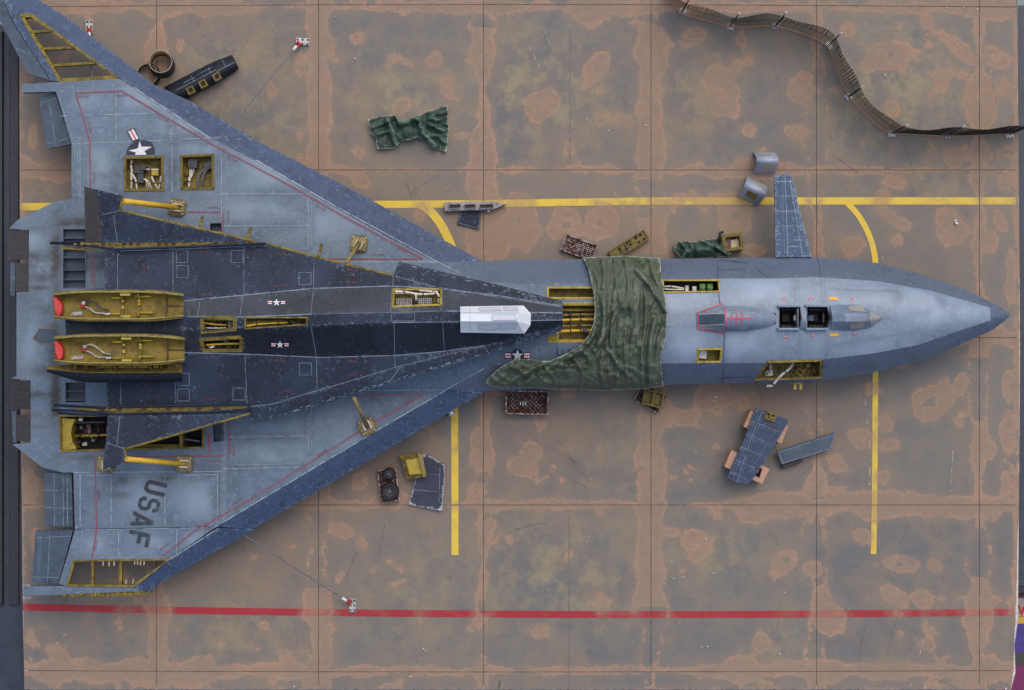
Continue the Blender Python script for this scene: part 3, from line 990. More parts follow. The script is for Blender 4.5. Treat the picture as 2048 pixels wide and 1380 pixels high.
def stain_c(x, y):
    f = np.zeros(np.shape(x))
    for (cx, cy, rx, ry, a) in [(112, 500, 10, 60, .8), (112, 580, 9, 40, .7), (110, 800, 9, 60, .8), (150, 443, 40, 6, .7), (80, 460, 40, 5, .4), (75, 555, 40, 5, .5), (75, 520, 30, 4, .3), (85, 830, 40, 8, .3), (200, 516, 40, 5, .7), (200, 528, 30, 4, .6),
                              (235, 970, 14, 5, .35), (240, 990, 12, 5, .35), (320, 957, 20, 4, .3), (225, 355, 16, 5, .3), (345, 335, 8, 60, .25), (180, 915, 60, 8, .35), (130, 560, 5, 20, .5), (112, 540, 9, 50, .9), (112, 790, 9, 60, .85), (150, 447, 45, 7, .8), (78, 510, 40, 6, .55), (80, 556, 45, 6, .6), (75, 575, 40, 5, .45), (80, 790, 40, 6, .45), (75, 850, 40, 5, .4), (195, 530, 30, 9, .6), (190, 512, 40, 6, .7), (245, 960, 18, 6, .5), (242, 990, 16, 6, .5), (335, 958, 24, 5, .45), (345, 345, 10, 40, .4), (225, 352, 22, 8, .4), (300, 392, 60, 8, .35), (300, 405, 120, 10, .2), (110, 700, 12, 70, .45), (45, 560, 18, 40, .3), (90, 620, 40, 10, .3), (90, 740, 40, 12, .35), (420, 935, 60, 6, .2), (150, 430, 60, 20, .15)]:
        f = np.maximum(f, a * np.exp(-(((x - cx) / rx) ** 2 + ((y - cy) / ry) ** 2)))
    f = f * (0.9 + 1.4 * fbm(x, y * 3, 30, 900, 3))
    return np.clip(f, 0, 0.92)


AT = {'pale': pale_c, 'stain': stain_c}
plane = empty('delta_aircraft', 'large grey delta winged aircraft with pointed nose filling the apron, carrying a dark craft', 'aircraft', 1000, 655, 0.3)

BAY_A = [(247, 313), (327, 311), (328, 382), (248, 383)]
BAY_B = [(360, 310), (428, 307), (429, 379), (361, 380)]
LOUV_U = [(125, 457), (172, 457), (172, 577), (125, 577)]
LOUV_L = [(130, 764), (172, 764), (172, 806), (130, 806)]
BAY_C = [(117, 830), (365, 828), (408, 830), (408, 897), (120, 904)]
SLOT_U = [(420, 446), (443, 446), (443, 462), (420, 462)]
SLOT_L = [(426, 845), (447, 843), (447, 882), (427, 884)]
BAY_D = [(1094, 573), (1205, 573), (1205, 598), (1094, 598)]
BAY_E = [(1112, 605), (1205, 605), (1205, 685), (1095, 685), (1095, 672), (1112, 672)]
BAY_F = [(1325, 559), (1438, 559), (1441, 584), (1325, 586)]
BAY_G = [(1394, 697), (1445, 696), (1442, 725), (1393, 726)]
CK1 = [(1557, 613), (1601, 613), (1603, 635), (1600, 658), (1557, 658)]
CK2 = [(1613, 612), (1655, 612), (1663, 635), (1656, 658), (1613, 658)]
HATCH = [(65, 677), (78, 657), (115, 657), (115, 686), (82, 687)]

wing_u = [(112, 183), (262, 172), (268, 174), (325, 212), (420, 275), (512, 322), (554, 345), (672, 415), (787, 481), (874, 524), (625, 524), (300, 524), (230, 592), (33, 592), (33, 584),
          (57, 584), (58, 460), (18, 457), (35, 440), (110, 403), (143, 398), (143, 287)]
sheet('wing', wing_u, hfc, 0.2, M['grey'], plane, [BAY_A, BAY_B, LOUV_U, SLOT_U], 8, AT)
wing_l = [(892, 779), (730, 874), (512, 1004), (430, 1053), (150, 1058), (147, 945), (125, 945), (85, 935), (40, 900), (25, 889), (61, 885), (61, 761), (22, 757), (33, 752), (225, 752), (300, 780)]
sheet('wing', wing_l, hfc, 0.2, M['grey'], plane, [LOUV_L, BAY_C, SLOT_L], 8, AT)
ch_in_u = [(874, 524), (945, 560), (1030, 567), (1180, 567), (1440, 557), (1536, 557), (1636, 554), (1756, 562), (1861, 581), (1981, 615)]
ch_in_l = [(1983, 640), (1836, 690), (1746, 707), (1646, 719), (1530, 726), (1330, 727), (985, 730), (970, 736), (892, 779)]
aft = [(33, 592), (230, 592), (300, 524)] + ch_in_u[:4] + [(1215, 566), (1215, 727)] + ch_in_l[6:] + [(300, 780), (225, 752), (33, 752)]
fus = [(1215, 566)] + ch_in_u[4:] + ch_in_l[:6] + [(1215, 727)]
BAY_H = [(1507, 761), (1536, 722), (1645, 719), (1643, 757), (1590, 760)]
sheet('aft_fuselage', aft, hfc, 0.25, M['grey'], plane, [BAY_D, BAY_E], 8, AT)
sheet('fuselage', fus, hfc, 0.25, M['fusegrey'], plane, [BAY_F, BAY_G, CK1, CK2], 13, AT)
sheet('chine', [(874, 524), (965, 522)] + BODU[1:-1] + [(1981, 615)] + ch_in_u[-2:0:-1], up(hfc, 0.004), 0.16, M['chine'], plane, grid=13)
sheet('chine', BODL[1:6] + [(1643, 757), (1645, 719)] + [(1646, 719), (1746, 707), (1836, 690), (1983, 640)], up(hfc, 0.004), 0.16, M['chine'], plane, grid=13)
sheet('chine', [(1507, 765), (1330, 770), (1150, 775), (972, 781), (892, 779), (970, 736), (985, 730), (1330, 727), (1530, 726), (1533, 727)], up(hfc, 0.004), 0.16, M['chine'], plane, grid=13)
sheet('chine_rim', [(1507, 762), (1560, 759), (1643, 756), (1643, 762), (1560, 765), (1507, 765)], up(hfc, 0.006), 0.2, M['edge'], plane, grid=6)
sheet('nose_tip', [(1981, 615), (1985, 606), (2026, 629), (1985, 660), (1983, 640)], up(hfc, 0.006), 0.14, M['chine'], plane, grid=8)
sheet('leading_edge', [(487, 268)] + LEU2[1:] + [(874, 524), (787, 481), (672, 415), (554, 345), (512, 322), (420, 275), (465, 274)], up(hfc, 0.004), 0.15, M['edge'], plane, grid=11)
sheet('leading_edge', LEL2 + [(430, 1053), (512, 1004), (730, 874), (892, 779)], up(hfc, 0.004), 0.15, M['edge'], plane, grid=11)
# outer wing, upper in the photo
FR = [(40, 31), (61, 28), (240, 157), (118, 163)]
sheet('outer_leading_edge', [(-30, -70), (78, 0), (125, 29), (232, 110), (310, 170), (375, 200), (487, 264), (501, 273), (466, 275), (420, 275), (325, 212), (268, 174), (262, 172), (240, 157), (61, 28), (40, 31), (20, 0), (-10, -60)], up(hfc, 0.012), 0.15, M['edge'], plane, grid=11)
sheet('elevon', [(20, 0), (40, 31), (118, 163), (102, 161), (30, 50), (6, 0)], hfc, 0.12, M['edge'], plane, grid=11)
sheet('elevon', [(-30, -60), (5, 0), (29, 50), (101, 161), (55, 147), (0, 42)], up(hfc, -0.03), 0.1, M['elevon'], plane, grid=11)
sheet('wing_rib', [(44, 168), (118, 164), (240, 158), (262, 172), (112, 183), (44, 185)], hfc, 0.16, M['grey'], plane, grid=9)
sheet('elevon', [(78, 194), (110, 185), (143, 288), (94, 298)], up(hfc, -0.14), 0.08, M['elevon'], plane, grid=11)
sheet('elevon', [(88, 945), (143, 946), (146, 1054), (90, 1051)], up(hfc, -0.12), 0.08, M['elevon'], plane, grid=11)
sheet('elevon', [(71, 1062), (146, 1060), (117, 1167), (64, 1165)], up(hfc, -0.05), 0.1, M['elevon'], plane, grid=11)
# outer wing, lower in the photo
FR2 = [(147, 1120), (341, 1118), (268, 1173), (133, 1172)]
sheet('wing_tip', [(150, 1060), (430, 1055), (341, 1117), (341, 1118), (147, 1120), (133, 1172), (47, 1173), (47, 1191), (112, 1190), (262, 1183), (300, 1187), (268, 1173), (133, 1172.5), (118, 1167)], hfc, 0.15, M['grey'], plane, grid=10, attrs=AT)
sheet('outer_leading_edge', [(436, 1056), (510, 1058), (310, 1172), (300, 1187), (268, 1174), (341, 1117)], up(hfc, 0.012), 0.15, M['edge'], plane, grid=10)
for p in ([(18, 460), (57, 461), (57, 518), (17, 520)], [(31, 526), (57, 526), (57, 583), (31, 582)], [(20, 761), (60, 762), (60, 819), (20, 818)], [(34, 830), (60, 830), (60, 884), (34, 882)]):
    sheet('tail_flap', p, up(hfc, -0.05), 0.06, M['brownblack'], plane, grid=11)
    q = MB()
    for t in (0.2, 0.4, 0.6, 0.8):
        a = [p[0][k] + (p[3][k] - p[0][k]) * t for k in (0, 1)]
        b = [p[1][k] + (p[2][k] - p[1][k]) * t for k in (0, 1)]
        ribbon(q, [tuple(a), tuple(b)], 0.9, up(hfc, -0.05))
    q.build('flap_seam', M['seamdark'], plane, 'stuff')
sheet('tail_strip', [(20, 525), (30, 525), (30, 592), (20, 590)], up(hfc, -0.1), 0.1, M['elevon'], plane, grid=9)
sheet('tail_strip', [(23, 822), (33, 822), (33, 886), (26, 884)], up(hfc, -0.1), 0.1, M['elevon'], plane, grid=9)


q = MB()
for s, dz in (([(82, 206), (114, 196)], -.14), ([(97, 200), (112, 292)], -.14), ([(92, 288), (140, 276)], -.14), ([(88, 980), (145, 982)], -.12), ([(89, 1015), (145, 1017)], -.12), ([(108, 946), (109, 1052)], -.12), ([(126, 946), (127, 1053)], -.12),
              ([(72, 1076), (142, 1072)], -.05), ([(65, 1154), (118, 1155)], -.05), ([(100, 1062), (95, 1166)], -.05), ([(30, 96), (62, 110)], -.03)):
    ribbon(q, s, 1.1, up(hfc, dz))
for s, dz in (([(78, 1064), (74, 1164)], -.05), ([(82, 1064), (78, 1164)], -.05)):
    ribbon(q, s, 1.2, up(hfc, dz), 0.007, (2.0, 2.2))
q.build('elevon_seam', M['seamblue'], plane, 'stuff')


# wing frames with open bays
def yellow_frame(outer, inner, z, th, mat, name='spar_frame'):
    q = MB()
    q.ring_prism(outer, inner, z - th, z)
    return q.build(name, mat, plane)


zf = 0.90
yellow_frame([(38, 29), (62, 26), (242, 158), (117, 165)], [(49, 35), (62, 34), (226, 151), (121, 157)], float(hfc(np.array([130.]), np.array([100.]))[0]) + 0.0, 0.17, M['chrome'])
zr = float(hfc(np.array([130.]), np.array([100.]))[0]) - 0.03
for a, b in (((60, 64), (107, 60)), ((82, 98), (154, 94)), ((102, 131), (190, 125))):
    q = MB()
    ang = math.degrees(math.atan2(b[1] - a[1], b[0] - a[0]))
    q.box((a[0] + b[0]) / 2, (a[1] + b[1]) / 2, math.hypot(b[0] - a[0], b[1] - a[1]), 5, zr - 0.12, zr, ang)
    rib = q.build('wing_rib', M['chrome'], plane)
    q = MB()
    for k in range(10):
        t = 0.06 + k * 0.095
        q.cyl(a[0] + (b[0] - a[0]) * t, a[1] + (b[1] - a[1]) * t, 1.1, zr, zr + 0.012, 6)
    q.build('rivet_row', M['chromedark'], rib, 'stuff')
q = MB()
for k in range(9):
    t = k / 8.0
    q.cyl(43 + 78 * t, 33 + 127 * t, 1.2, zr, zr + 0.05, 6)
    q.cyl(62 + 172 * t, 29 + 125 * t, 1.2, zr, zr + 0.05, 6)
q.build('rivet_row', M['chromedark'], plane, 'stuff')
zl = float(hfc(np.array([200.]), np.array([1145.]))[0])
yellow_frame([(146, 1119), (342, 1117), (269, 1174), (132, 1173)], [(150, 1123), (334, 1121), (266, 1170), (137, 1169)], zl + 0.012, 0.16, M['chrome'])
for x0 in (185, 241):
    q = MB()
    q.box(x0, 1146, 5, 49, zl - 0.12, zl + 0.004, 0)
    q.build('wing_rib', M['chrome'], plane)
for x0, y0 in ((206, 1127), (218, 1128), (228, 1127), (269, 1125), (275, 1125), (281, 1126), (288, 1126), (252, 1164), (266, 1163)):
    q = MB()
    q.box(x0, y0, 1.8, 9, zl - 0.06, zl, random.uniform(-8, 8))
    q.build('stringer_stub', M['sand'], plane)
# torn spar at the broken tip
q = MB()
for k in range(60):
    x = 113 + k * 3.1
    w = 3 + 5 * math.sin(math.pi * (k + 1) / 62)
    q.box(x, 1191 - (x - 113) * 0.022 + random.uniform(-0.6, 0.6), 4.4, w + random.uniform(-1, 1), zl - 0.16, zl - 0.02 + random.uniform(-0.05, 0.04), random.uniform(-12, 12))
q.build('torn_spar', M['chrome'], plane, 'stuff')
for args in ((53, 1171, 13, 4, 1.2, zl - 0.02, zl + 0.05), (54, 1195, 15, 3, 1.0, zl - 0.1, zl)):
    q = MB()
    q.frame(*args)
    q.build('tip_fitting', M['silver'], plane)


# ---------------------------------------------------------------- bays cut into the skins
def inset(poly, d):
    n = len(poly)
    cx = sum(p[0] for p in poly) / n
    cy = sum(p[1] for p in poly) / n
    out = []
    ar = sum(poly[i][0] * poly[(i + 1) % n][1] - poly[(i + 1) % n][0] * poly[i][1] for i in range(n))
    sg = 1 if ar > 0 else -1
    for i in range(n):
        p0, p1, p2 = np.array(poly[i - 1], float), np.array(poly[i], float), np.array(poly[(i + 1) % n], float)
        e1 = (p1 - p0) / (np.hypot(*(p1 - p0)) + 1e-9)
        e2 = (p2 - p1) / (np.hypot(*(p2 - p1)) + 1e-9)
        n1 = np.array([-e1[1], e1[0]]) * sg
        n2 = np.array([-e2[1], e2[0]]) * sg
        b = n1 + n2
        b = b / max(0.3, np.dot(b, b)) * 2
        out.append(tuple(p1 + b * d))
    return out


def bay(parent, poly, hf, depth, rim, mat, floor_mat, name='equipment_bay', lip=0.02):
    """rim, walls and floor of an opening; returns the bay object and its floor height"""
    x = np.array([p[0] for p in poly], float)
    y = np.array([p[1] for p in poly], float)
    z = hf(x, y) + np.zeros(len(poly))
    zfl = float(z.min()) - depth
    inn = inset(poly, rim)
    q = MB()
    n = len(poly)
    O = [W(a, b, float(c) + lip) for (a, b), c in zip(poly, z)]
    I = [W(a, b, float(c) + lip) for (a, b), c in zip(inn, z)]
    o1 = [q.bm.verts.new(p) for p in O]
    i1 = [q.bm.verts.new(p) for p in I]
    o0 = [q.bm.verts.new((p.x, p.y, p.z - 0.07)) for p in O]
    i0 = [q.bm.verts.new((p.x, p.y, p.z - 0.07)) for p in I]
    sx = [q.bm.verts.new((p.x, p.y, p.z - 0.07)) for p in O]
    s0 = [q.bm.verts.new((p.x, p.y, zfl)) for p in O]
    for k in range(n):
        l = (k + 1) % n
        q.face([o1[k], o1[l], i1[l], i1[k]])
        q.face([i1[k], i1[l], i0[l], i0[k]])
        q.face([o0[k], o0[l], i0[l], i0[k]])
        q.face([o1[l], o1[k], o0[k], o0[l]])
        q.face([sx[k], sx[l], s0[l], s0[k]])
    o = q.build(name, mat, parent)
    q = MB()
    f = q.face([q.bm.verts.new((p.x, p.y, zfl + 0.004)) for p in O])
    f.normal_update()
    if f.normal.z < 0:
        f.normal_flip()
    q.build('bay_floor', floor_mat, o)
    return o, zfl


def rivets(parent, poly, hf, step=5, d=2.2, lip=0.03, mat='chromedark'):
    q = MB()
    for a, b in resample(inset(poly, d), step):
        z = float(hf(np.array([a]), np.array([b]))[0])
        q.cyl(a, b, 0.9, z + lip - 0.012, z + lip, 6)
    q.build('rivet_row', M[mat], parent, 'stuff')


def hose(parent, pts, r, mat='white', name='hose', bands=()):
    q = MB()
    sp = smooth_path(pts, 5)
    q.tube(sp, r, 8)
    o = q.build(name, M[mat], parent)
    if bands:
        for t in bands:
            q = MB()
            i = min(int(t * (len(sp) - 1)), len(sp) - 2)
            a, b = np.array(sp[i]), np.array(sp[i + 1])
            L = np.hypot(*(b - a)[:2]) + 1e-6
            e = (b - a) / L * 2.2
            q.tube([tuple(a), tuple(a + e)], r * 1.25, 8)
            q.build('hose_clip', M['black'], parent)
    return o


def box(parent, name, cx, cy, w, h, z0, z1, ang, mat, bevel=0.006):
    q = MB()
    q.box(cx, cy, w, h, z0, z1, ang, bevel)
    return q.build(name, M[mat], parent)


def clutter(parent, poly, z, n, mats, hmax=0.16, seed=1, size=(3, 9)):
    rg = random.Random(seed)
    xs = [p[0] for p in poly]
    ys = [p[1] for p in poly]
    inn = inset(poly, 6)
    k = 0
    while k < n:
        x, y = rg.uniform(min(xs), max(xs)), rg.uniform(min(ys), max(ys))
        if not pip(np.array([x]), np.array([y]), inn)[0]:
            continue
        k += 1
        mt = rg.choice(mats)
        if rg.random() < 0.5:
            box(parent, 'small_fitting', x, y, rg.uniform(*size), rg.uniform(2, 5), z + .005, z + rg.uniform(.04, hmax), rg.choice((0, 0, 90, rg.uniform(-30, 30))), mt, 0.004)
        else:
            dx, dy = rg.uniform(-12, 12), rg.uniform(-8, 8)
            x2, y2 = min(max(x + dx, min(xs) + 6), max(xs) - 6), min(max(y + dy, min(ys) + 6), max(ys) - 6)
            hose(parent, [(x, y, z + .05), ((x + x2) / 2 + rg.uniform(-3, 3), (y + y2) / 2 + rg.uniform(-3, 3), z + hmax), (x2, y2, z + .05)], rg.uniform(.7, 1.2), mt, 'wire')


o, z = bay(plane, BAY_A, hfc, 0.26, 5, M['chromedark'], M['chrome'])
rivets(o, BAY_A, hfc)
box(o, 'pump_box', 278, 339, 18, 15, z, z + 0.16, 0, 'darkgrey')
box(o, 'pump_box', 287, 336, 10, 9, z, z + 0.2, 0, 'darkgrey')
box(o, 'relay_box', 281, 356, 12, 20, z, z + 0.14, 0, 'darkgrey')
box(o, 'valve_block', 310, 346, 14, 10, z, z + 0.14, 0, 'chromebright')
hose(o, [(291, 338, z + .14), (300, 339, z + .12), (320, 339, z + .1)], 1.6, bands=(.5, .9))
hose(o, [(264, 320, z + .12), (262, 330, z + .12), (264, 345, z + .1)], 2.4, bands=(.4,))
hose(o, [(262, 345, z + .12), (263, 360, z + .12), (262, 378, z + .06)], 2.2, bands=(.5,))
hose(o, [(263, 347, z + .14), (271, 360, z + .12), (274, 379, z + .06)], 2.0, bands=(.6,))
for dx in (0, 5, 10):
    hose(o, [(287, 357, z + .12), (293 + dx * .4, 363, z + .12), (294 + dx, 378, z + .05)], 1.2)
hose(o, [(303, 353, z + .14), (310, 368, z + .12), (318, 376, z + .08), (322, 352, z + .06)], 1.8, bands=(.3, .8))
clutter(o, BAY_A, z, 12, ['chromebright', 'darkgrey', 'black', 'chromedark'], .1, 3)
o, z = bay(plane, BAY_B, hfc, 0.26, 5, M['chromedark'], M['chrome'])
rivets(o, BAY_B, hfc)
box(o, 'valve_block', 385, 327, 18, 18, z, z + 0.18, 0, 'darkgrey')
box(o, 'valve_block', 416, 331, 18, 15, z, z + 0.16, -25, 'darkgrey')
for dx in (-4, 0, 4):
    hose(o, [(384 + dx, 336, z + .12), (382 + dx * .6, 350, z + .12), (379, 360, z + .1)], 1.2)
hose(o, [(379, 355, z + .1), (378, 374, z + .08)], 2.6, bands=(.4,))
for dx in (0, 9):
    hose(o, [(412 + dx * .5, 336, z + .14), (398 + dx, 350, z + .12), (394 + dx, 376, z + .06)], 2.0, 'midgrey')

clutter(o, BAY_B, z, 8, ['chromebright', 'chromedark', 'black'], .08, 4)
o, z = bay(plane, LOUV_U, hfc, 0.14, 1.2, M['grey'], M['elevon'], 'louvre_bay', 0.006)
for yy in (476, 496, 515, 540, 559):
    box(o, 'louvre_slat', 148.5, yy, 44, 3.2, z, z + 0.13, 0, 'elevon', 0.003)
    box(o, 'louvre_painted_shade', 127.5, yy + 9, 3.5, 15, z, z + 0.02, 0, 'void', 0)  # dark block painting the shade between slats
o, z = bay(plane, LOUV_L, hfc, 0.14, 1.2, M['grey'], M['elevon'], 'louvre_bay', 0.006)
for yy in (782, 800):
    box(o, 'louvre_slat', 151, yy, 40, 3.2, z, z + 0.13, 0, 'elevon', 0.003)
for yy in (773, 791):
    box(o, 'louvre_painted_shade', 132, yy, 3.5, 14, z, z + 0.02, 0, 'void', 0)  # shade beside the lower slats, painted as dark blocks
for s in (SLOT_U, SLOT_L):
    o, z = bay(plane, s, hfc, 0.15, 1.5, M['navy'], M['elevon'], 'vent_slot', 0.006)

# long yellow wheel bay, lower left
o, z = bay(plane, BAY_C, hfc, 0.42, 4, M['chrome'], M['void'], 'wheel_bay')  # near-black floor paints the shade deep inside the bay
rivets(o, BAY_C, hfc)
q = MB()       # curved forward bulkhead, the light on it painted in as brighter yellow
pts = [(122, 835), (140, 838), (151, 838), (145, 850), (142, 866), (145, 884), (153, 897), (140, 899), (122, 900)]
q.prism(pts, z, 0.98)
q.build('bulkhead', M['chromebright'], o)
hose(o, [(146, 846, .8), (170, 845, .84), (212, 844, .84)], 2.4, 'darkgrey', 'pipe')
hose(o, [(150, 872, .75), (214, 870, .75)], 2.6, 'chromebright', 'pipe')
hose(o, [(150, 865, .7), (180, 868, .74), (212, 862, .7)], 1.6, 'black', 'pipe')
for xx in (168, 182, 196):
    box(o, 'bay_rib', xx, 858, 3, 26, z, z + 0.1, 0, 'rustdark')
box(o, 'bay_panel', 176, 858, 12, 18, z + .005, z + 0.03, 0, 'rust')
box(o, 'white_fitting', 161, 839, 7, 6, .85, .93, 10, 'white')
box(o, 'white_fitting', 169, 888, 9, 7, .7, .78, 0, 'white')
box(o, 'bay_ledge', 285, 892, 150, 6, .7, .93, 0, 'chrome')
box(o, 'bay_divider', 362, 866, 7, 64, .62, .98, 0, 'chrome')
box(o, 'bay_deck', 385, 866, 34, 60, z + .01, z + 0.03, 0, 'void')
hose(o, [(367, 878, .86), (400, 883, .86)], 2, 'midgrey', 'pipe')

clutter(o, [(140, 838), (214, 838), (214, 896), (140, 896)], z, 26, ['chromebright', 'chrome', 'rustdark', 'black', 'midgrey'], .3, 5)
clutter(o, [(215, 850), (358, 850), (358, 896), (215, 896)], z, 16, ['chrome', 'rustdark', 'black'], .2, 6)
# fuselage bays
o, z = bay(plane, BAY_D, hfc, 0.22, 4, M['chromebright'], M['chromedark'])
o, z = bay(plane, BAY_E, hfc, 0.3, 6, M['chromebright'], M['chrome'])
rivets(o, BAY_E, hfc, 4, 3)
for yy, mt, rr in ((629, 'oldtube', 2.2), (639, 'yellowtube', 2.8), (651, 'oldtube', 2.0), (661, 'yellowtube', 3.0)):
    hose(o, [(1114, yy + 2, z + .2), (1160, yy, z + .22), (1200, yy, z + .22)], rr, mt, 'pipe', bands=(.3, .55))
box(o, 'pipe_clamp', 1170, 660, 9, 9, z, z + .3, 0, 'darkgrey')
box(o, 'pipe_clamp', 1141, 629, 4, 6, z, z + .28, 0, 'black')
box(o, 'pipe_clamp', 1157, 650, 4, 6, z, z + .28, 0, 'black')
box(o, 'perforated_shelf', 1160, 620, 70, 5, z + .15, z + .2, 0, 'chrome')
clutter(o, [(1112, 612), (1200, 612), (1200, 680), (1112, 680)], z, 22, ['chromebright', 'chromedark', 'rustdark', 'oldtube', 'black'], .16, 7)
o, z = bay(plane, BAY_F, hfc, 0.3, 3, M['chromebright'], M['void'])
hose(o, [(1328, 573, z + .2), (1345, 573, z + .22), (1368, 577, z + .2)], 1.8, bands=(.45,))
hose(o, [(1328, 578, z + .18), (1345, 579, z + .2), (1368, 579, z + .2)], 1.6)
box(o, 'relay_box', 1374, 577, 7, 12, z, z + .24, 0, 'silver')
box(o, 'relay_box', 1389, 578, 8, 11, z, z + .24, 0, 'silver')
for cx in (1405, 1420):
    q = MB()
    q.cyl(cx, 574, 6.2, z, z + .26, 16, 6.0)
    q.cyl(cx, 574, 4.8, z + .26, z + .285, 16, 4.4)
    q.build('gas_bottle', M['green'], o)
    q = MB()
    q.box(cx, 574, 12.4, 15, z, z + .22, 0, 0.03)
    q.build('bottle_case', M['green'], o)
o, z = bay(plane, BAY_G, hfc, 0.2, 3.5, M['chromebright'], M['chrome'])
box(o, 'white_card', 1406, 709, 15, 16, z + .03, z + .06, 6, 'maskwhite')
hbayh = lambda x, y: hfc(x, y) + 0.01
o, z = bay(plane, BAY_H, hbayh, 0.2, 4, M['chrome'], M['chromedark'])
rivets(o, [(1510, 759), (1537, 724), (1643, 721), (1641, 755)], hbayh, 5, 2.5)
clutter(o, [(1530, 724), (1640, 722), (1640, 757), (1520, 759)], z, 16, ['chrome', 'chromebright', 'chromedark', 'black'], .08, 8, (2, 6))
q = MB()
q.cyl(1597, 743, 16, z + .005, z + .035, 28)
q.build('round_plate', M['chromedark'], o)
q = MB()
q.frame(1599, 744, 17, 14, 4, z + .035, z + .1, 30)
q.build('square_fitting', M['chrome'], o)
box(o, 'bracket', 1596, 730, 18, 4, z + .03, z + .09, -12, 'chrome')
box(o, 'bracket', 1611, 739, 5, 14, z + .03, z + .09, 35, 'chrome')
box(o, 'bracket', 1595, 755, 18, 4, z + .03, z + .09, 4, 'chrome')
q = MB()
q.cyl(1616, 731, 4, z, z + .1, 14)
q.build('yellow_cap', M['chromebright'], o)
box(o, 'hose_flange', 1538, 746, 15, 12, z, z + .05, -4, 'silver')
hose(o, [(1540, 743, z + .06), (1541, 736, z + .12), (1541, 729, z + .12)], 2.2)
hose(o, [(1586, 726, z + .22), (1580, 736, z + .26), (1565, 748, z + .26), (1551, 763, z + .2), (1545, 771, z + .12), (1534, 772, z + .06)], 2.7, bands=(.35, .68))
q = MB()
for xx in (1590, 1602):
    q.box(xx, 773, 5.5, 12, .72, .76, 0, 0.004)
q.box(1596, 767, 18, 3, .72, .78, 0)
q.build('hinge_bracket', M['chromebright'], plane)

# cockpits
for C_, seat in ((CK1, (1578, 636)), (CK2, (1634, 636))):
    o, z = bay(plane, C_, hfc, 0.45, 1.6, M['midgrey'], M['void'], 'cockpit', 0.012)
    q = MB()
    for t in (0.0,):
        q.prism(inset(C_, 1.0), z, z + .02)
    q.build('cockpit_floor', M['void'], o)
    box(o, 'ejection_seat', seat[0] - 6, seat[1], 16, 15, z + .02, z + .2, 0, 'void', 0.02)
    box(o, 'seat_back', seat[0] + 13, seat[1], 4, 20, z, z + .3, 0, 'darkgrey', 0.01)
    box(o, 'side_console', seat[0], seat[1] - 17, 34, 6, z, z + .24, 0, 'void', 0.004)
    box(o, 'side_console', seat[0], seat[1] + 17, 34, 6, z, z + .24, 0, 'void', 0.004)
    for dx in range(4):
        box(o, 'instrument', seat[0] - 12 + dx * 7, seat[1] - 17, 3, 3, z + .24, z + .25, 0, 'darkgrey', 0)
        box(o, 'instrument', seat[0] - 12 + dx * 7, seat[1] + 17, 3, 3, z + .24, z + .25, 0, 'darkgrey', 0)
    if seat[0] < 1600:
        box(o, 'headrest', 1590, 636, 4, 10, z + .25, z + .36, 0, 'white', 0.01)
        box(o, 'seat_rail', 1596, 636, 3, 38, z + .2, z + .5, 0, 'midgrey', 0.005)
    else:
        box(o, 'seat_cushion', 1622, 636, 12, 12, z + .2, z + .23, 0, 'blue', 0.01)
zc = lambda x, y: float(hfc(np.array([float(x)]), np.array([float(y)]))[0])
for (x0, x1, yy) in ((1556, 1599, 612), (1556, 1599, 658), (1611, 1656, 611.5), (1611, 1656, 658)):
    q = MB()
    q.prism([(x0, yy - 2.4), (x1, yy - 2.4), (x1, yy + 2.4), (x0, yy + 2.4)], zc(x0, yy) - .05, zc(x0, yy) + .09, 0.012)
    q.build('canopy_sill', M['fusegrey'], plane)


def hump(name, outline, fn, mat, grid=7, label=None, parent=plane, smooth=True):
    return sheet(name, outline, fn, 0.05, mat, parent, grid=grid, label=label, smooth=smooth)


ax0 = 637


def hcan(x, y):
    s = np.abs(y - (636 - (x - 1650) * 0.004))
    hw = interp(x, [1600, 1712, 1738, 1766], [26, 26, 20, 1.5])
    e = np.clip(s / hw, 0, 1)
    g = np.where(e < 0.32, 1.0, 1 - (e - 0.32) / 0.68)
    Hh = interp(x, [1600, 1664, 1690, 1735, 1766], [.14, .16, .3, .28, .02])
    return hfc(x, y) + 0.01 + Hh * g


hump('canopy', [(1663, 624), (1660, 611), (1682, 609), (1712, 609), (1736, 618), (1766, 637), (1742, 655), (1735, 657), (1700, 661), (1682, 660), (1661, 658), (1665, 640)], hcan, M['fusegrey'], 4, smooth=False)
hump('canopy_frame', [(1600, 613), (1612, 613), (1612, 658), (1600, 658), (1604, 636)], hcan, M['fusegrey'])
for poly in ([(1695, 612), (1722, 611), (1734, 624), (1700, 621)], [(1700, 648), (1731, 641), (1726, 656), (1702, 658)], [(1741, 622), (1764, 637), (1743, 652), (1739, 637)]):
    sheet('masked_window', poly, up(hcan, 0.014), 0.01, M['glass'], plane, grid=4)


def hfair(x, y):
    s = np.abs(y - 636.5)
    hw = interp(x, [1450, 1490, 1520, 1553], [25, 25, 20, 11])
    Hh = interp(x, [1450, 1500, 1540, 1553], [.3, .26, .10, .04])
    return hfc(x, y) + Hh * np.sqrt(np.clip(1 - (s / (hw + .5)) ** 2, 0, 1)) + 0.008


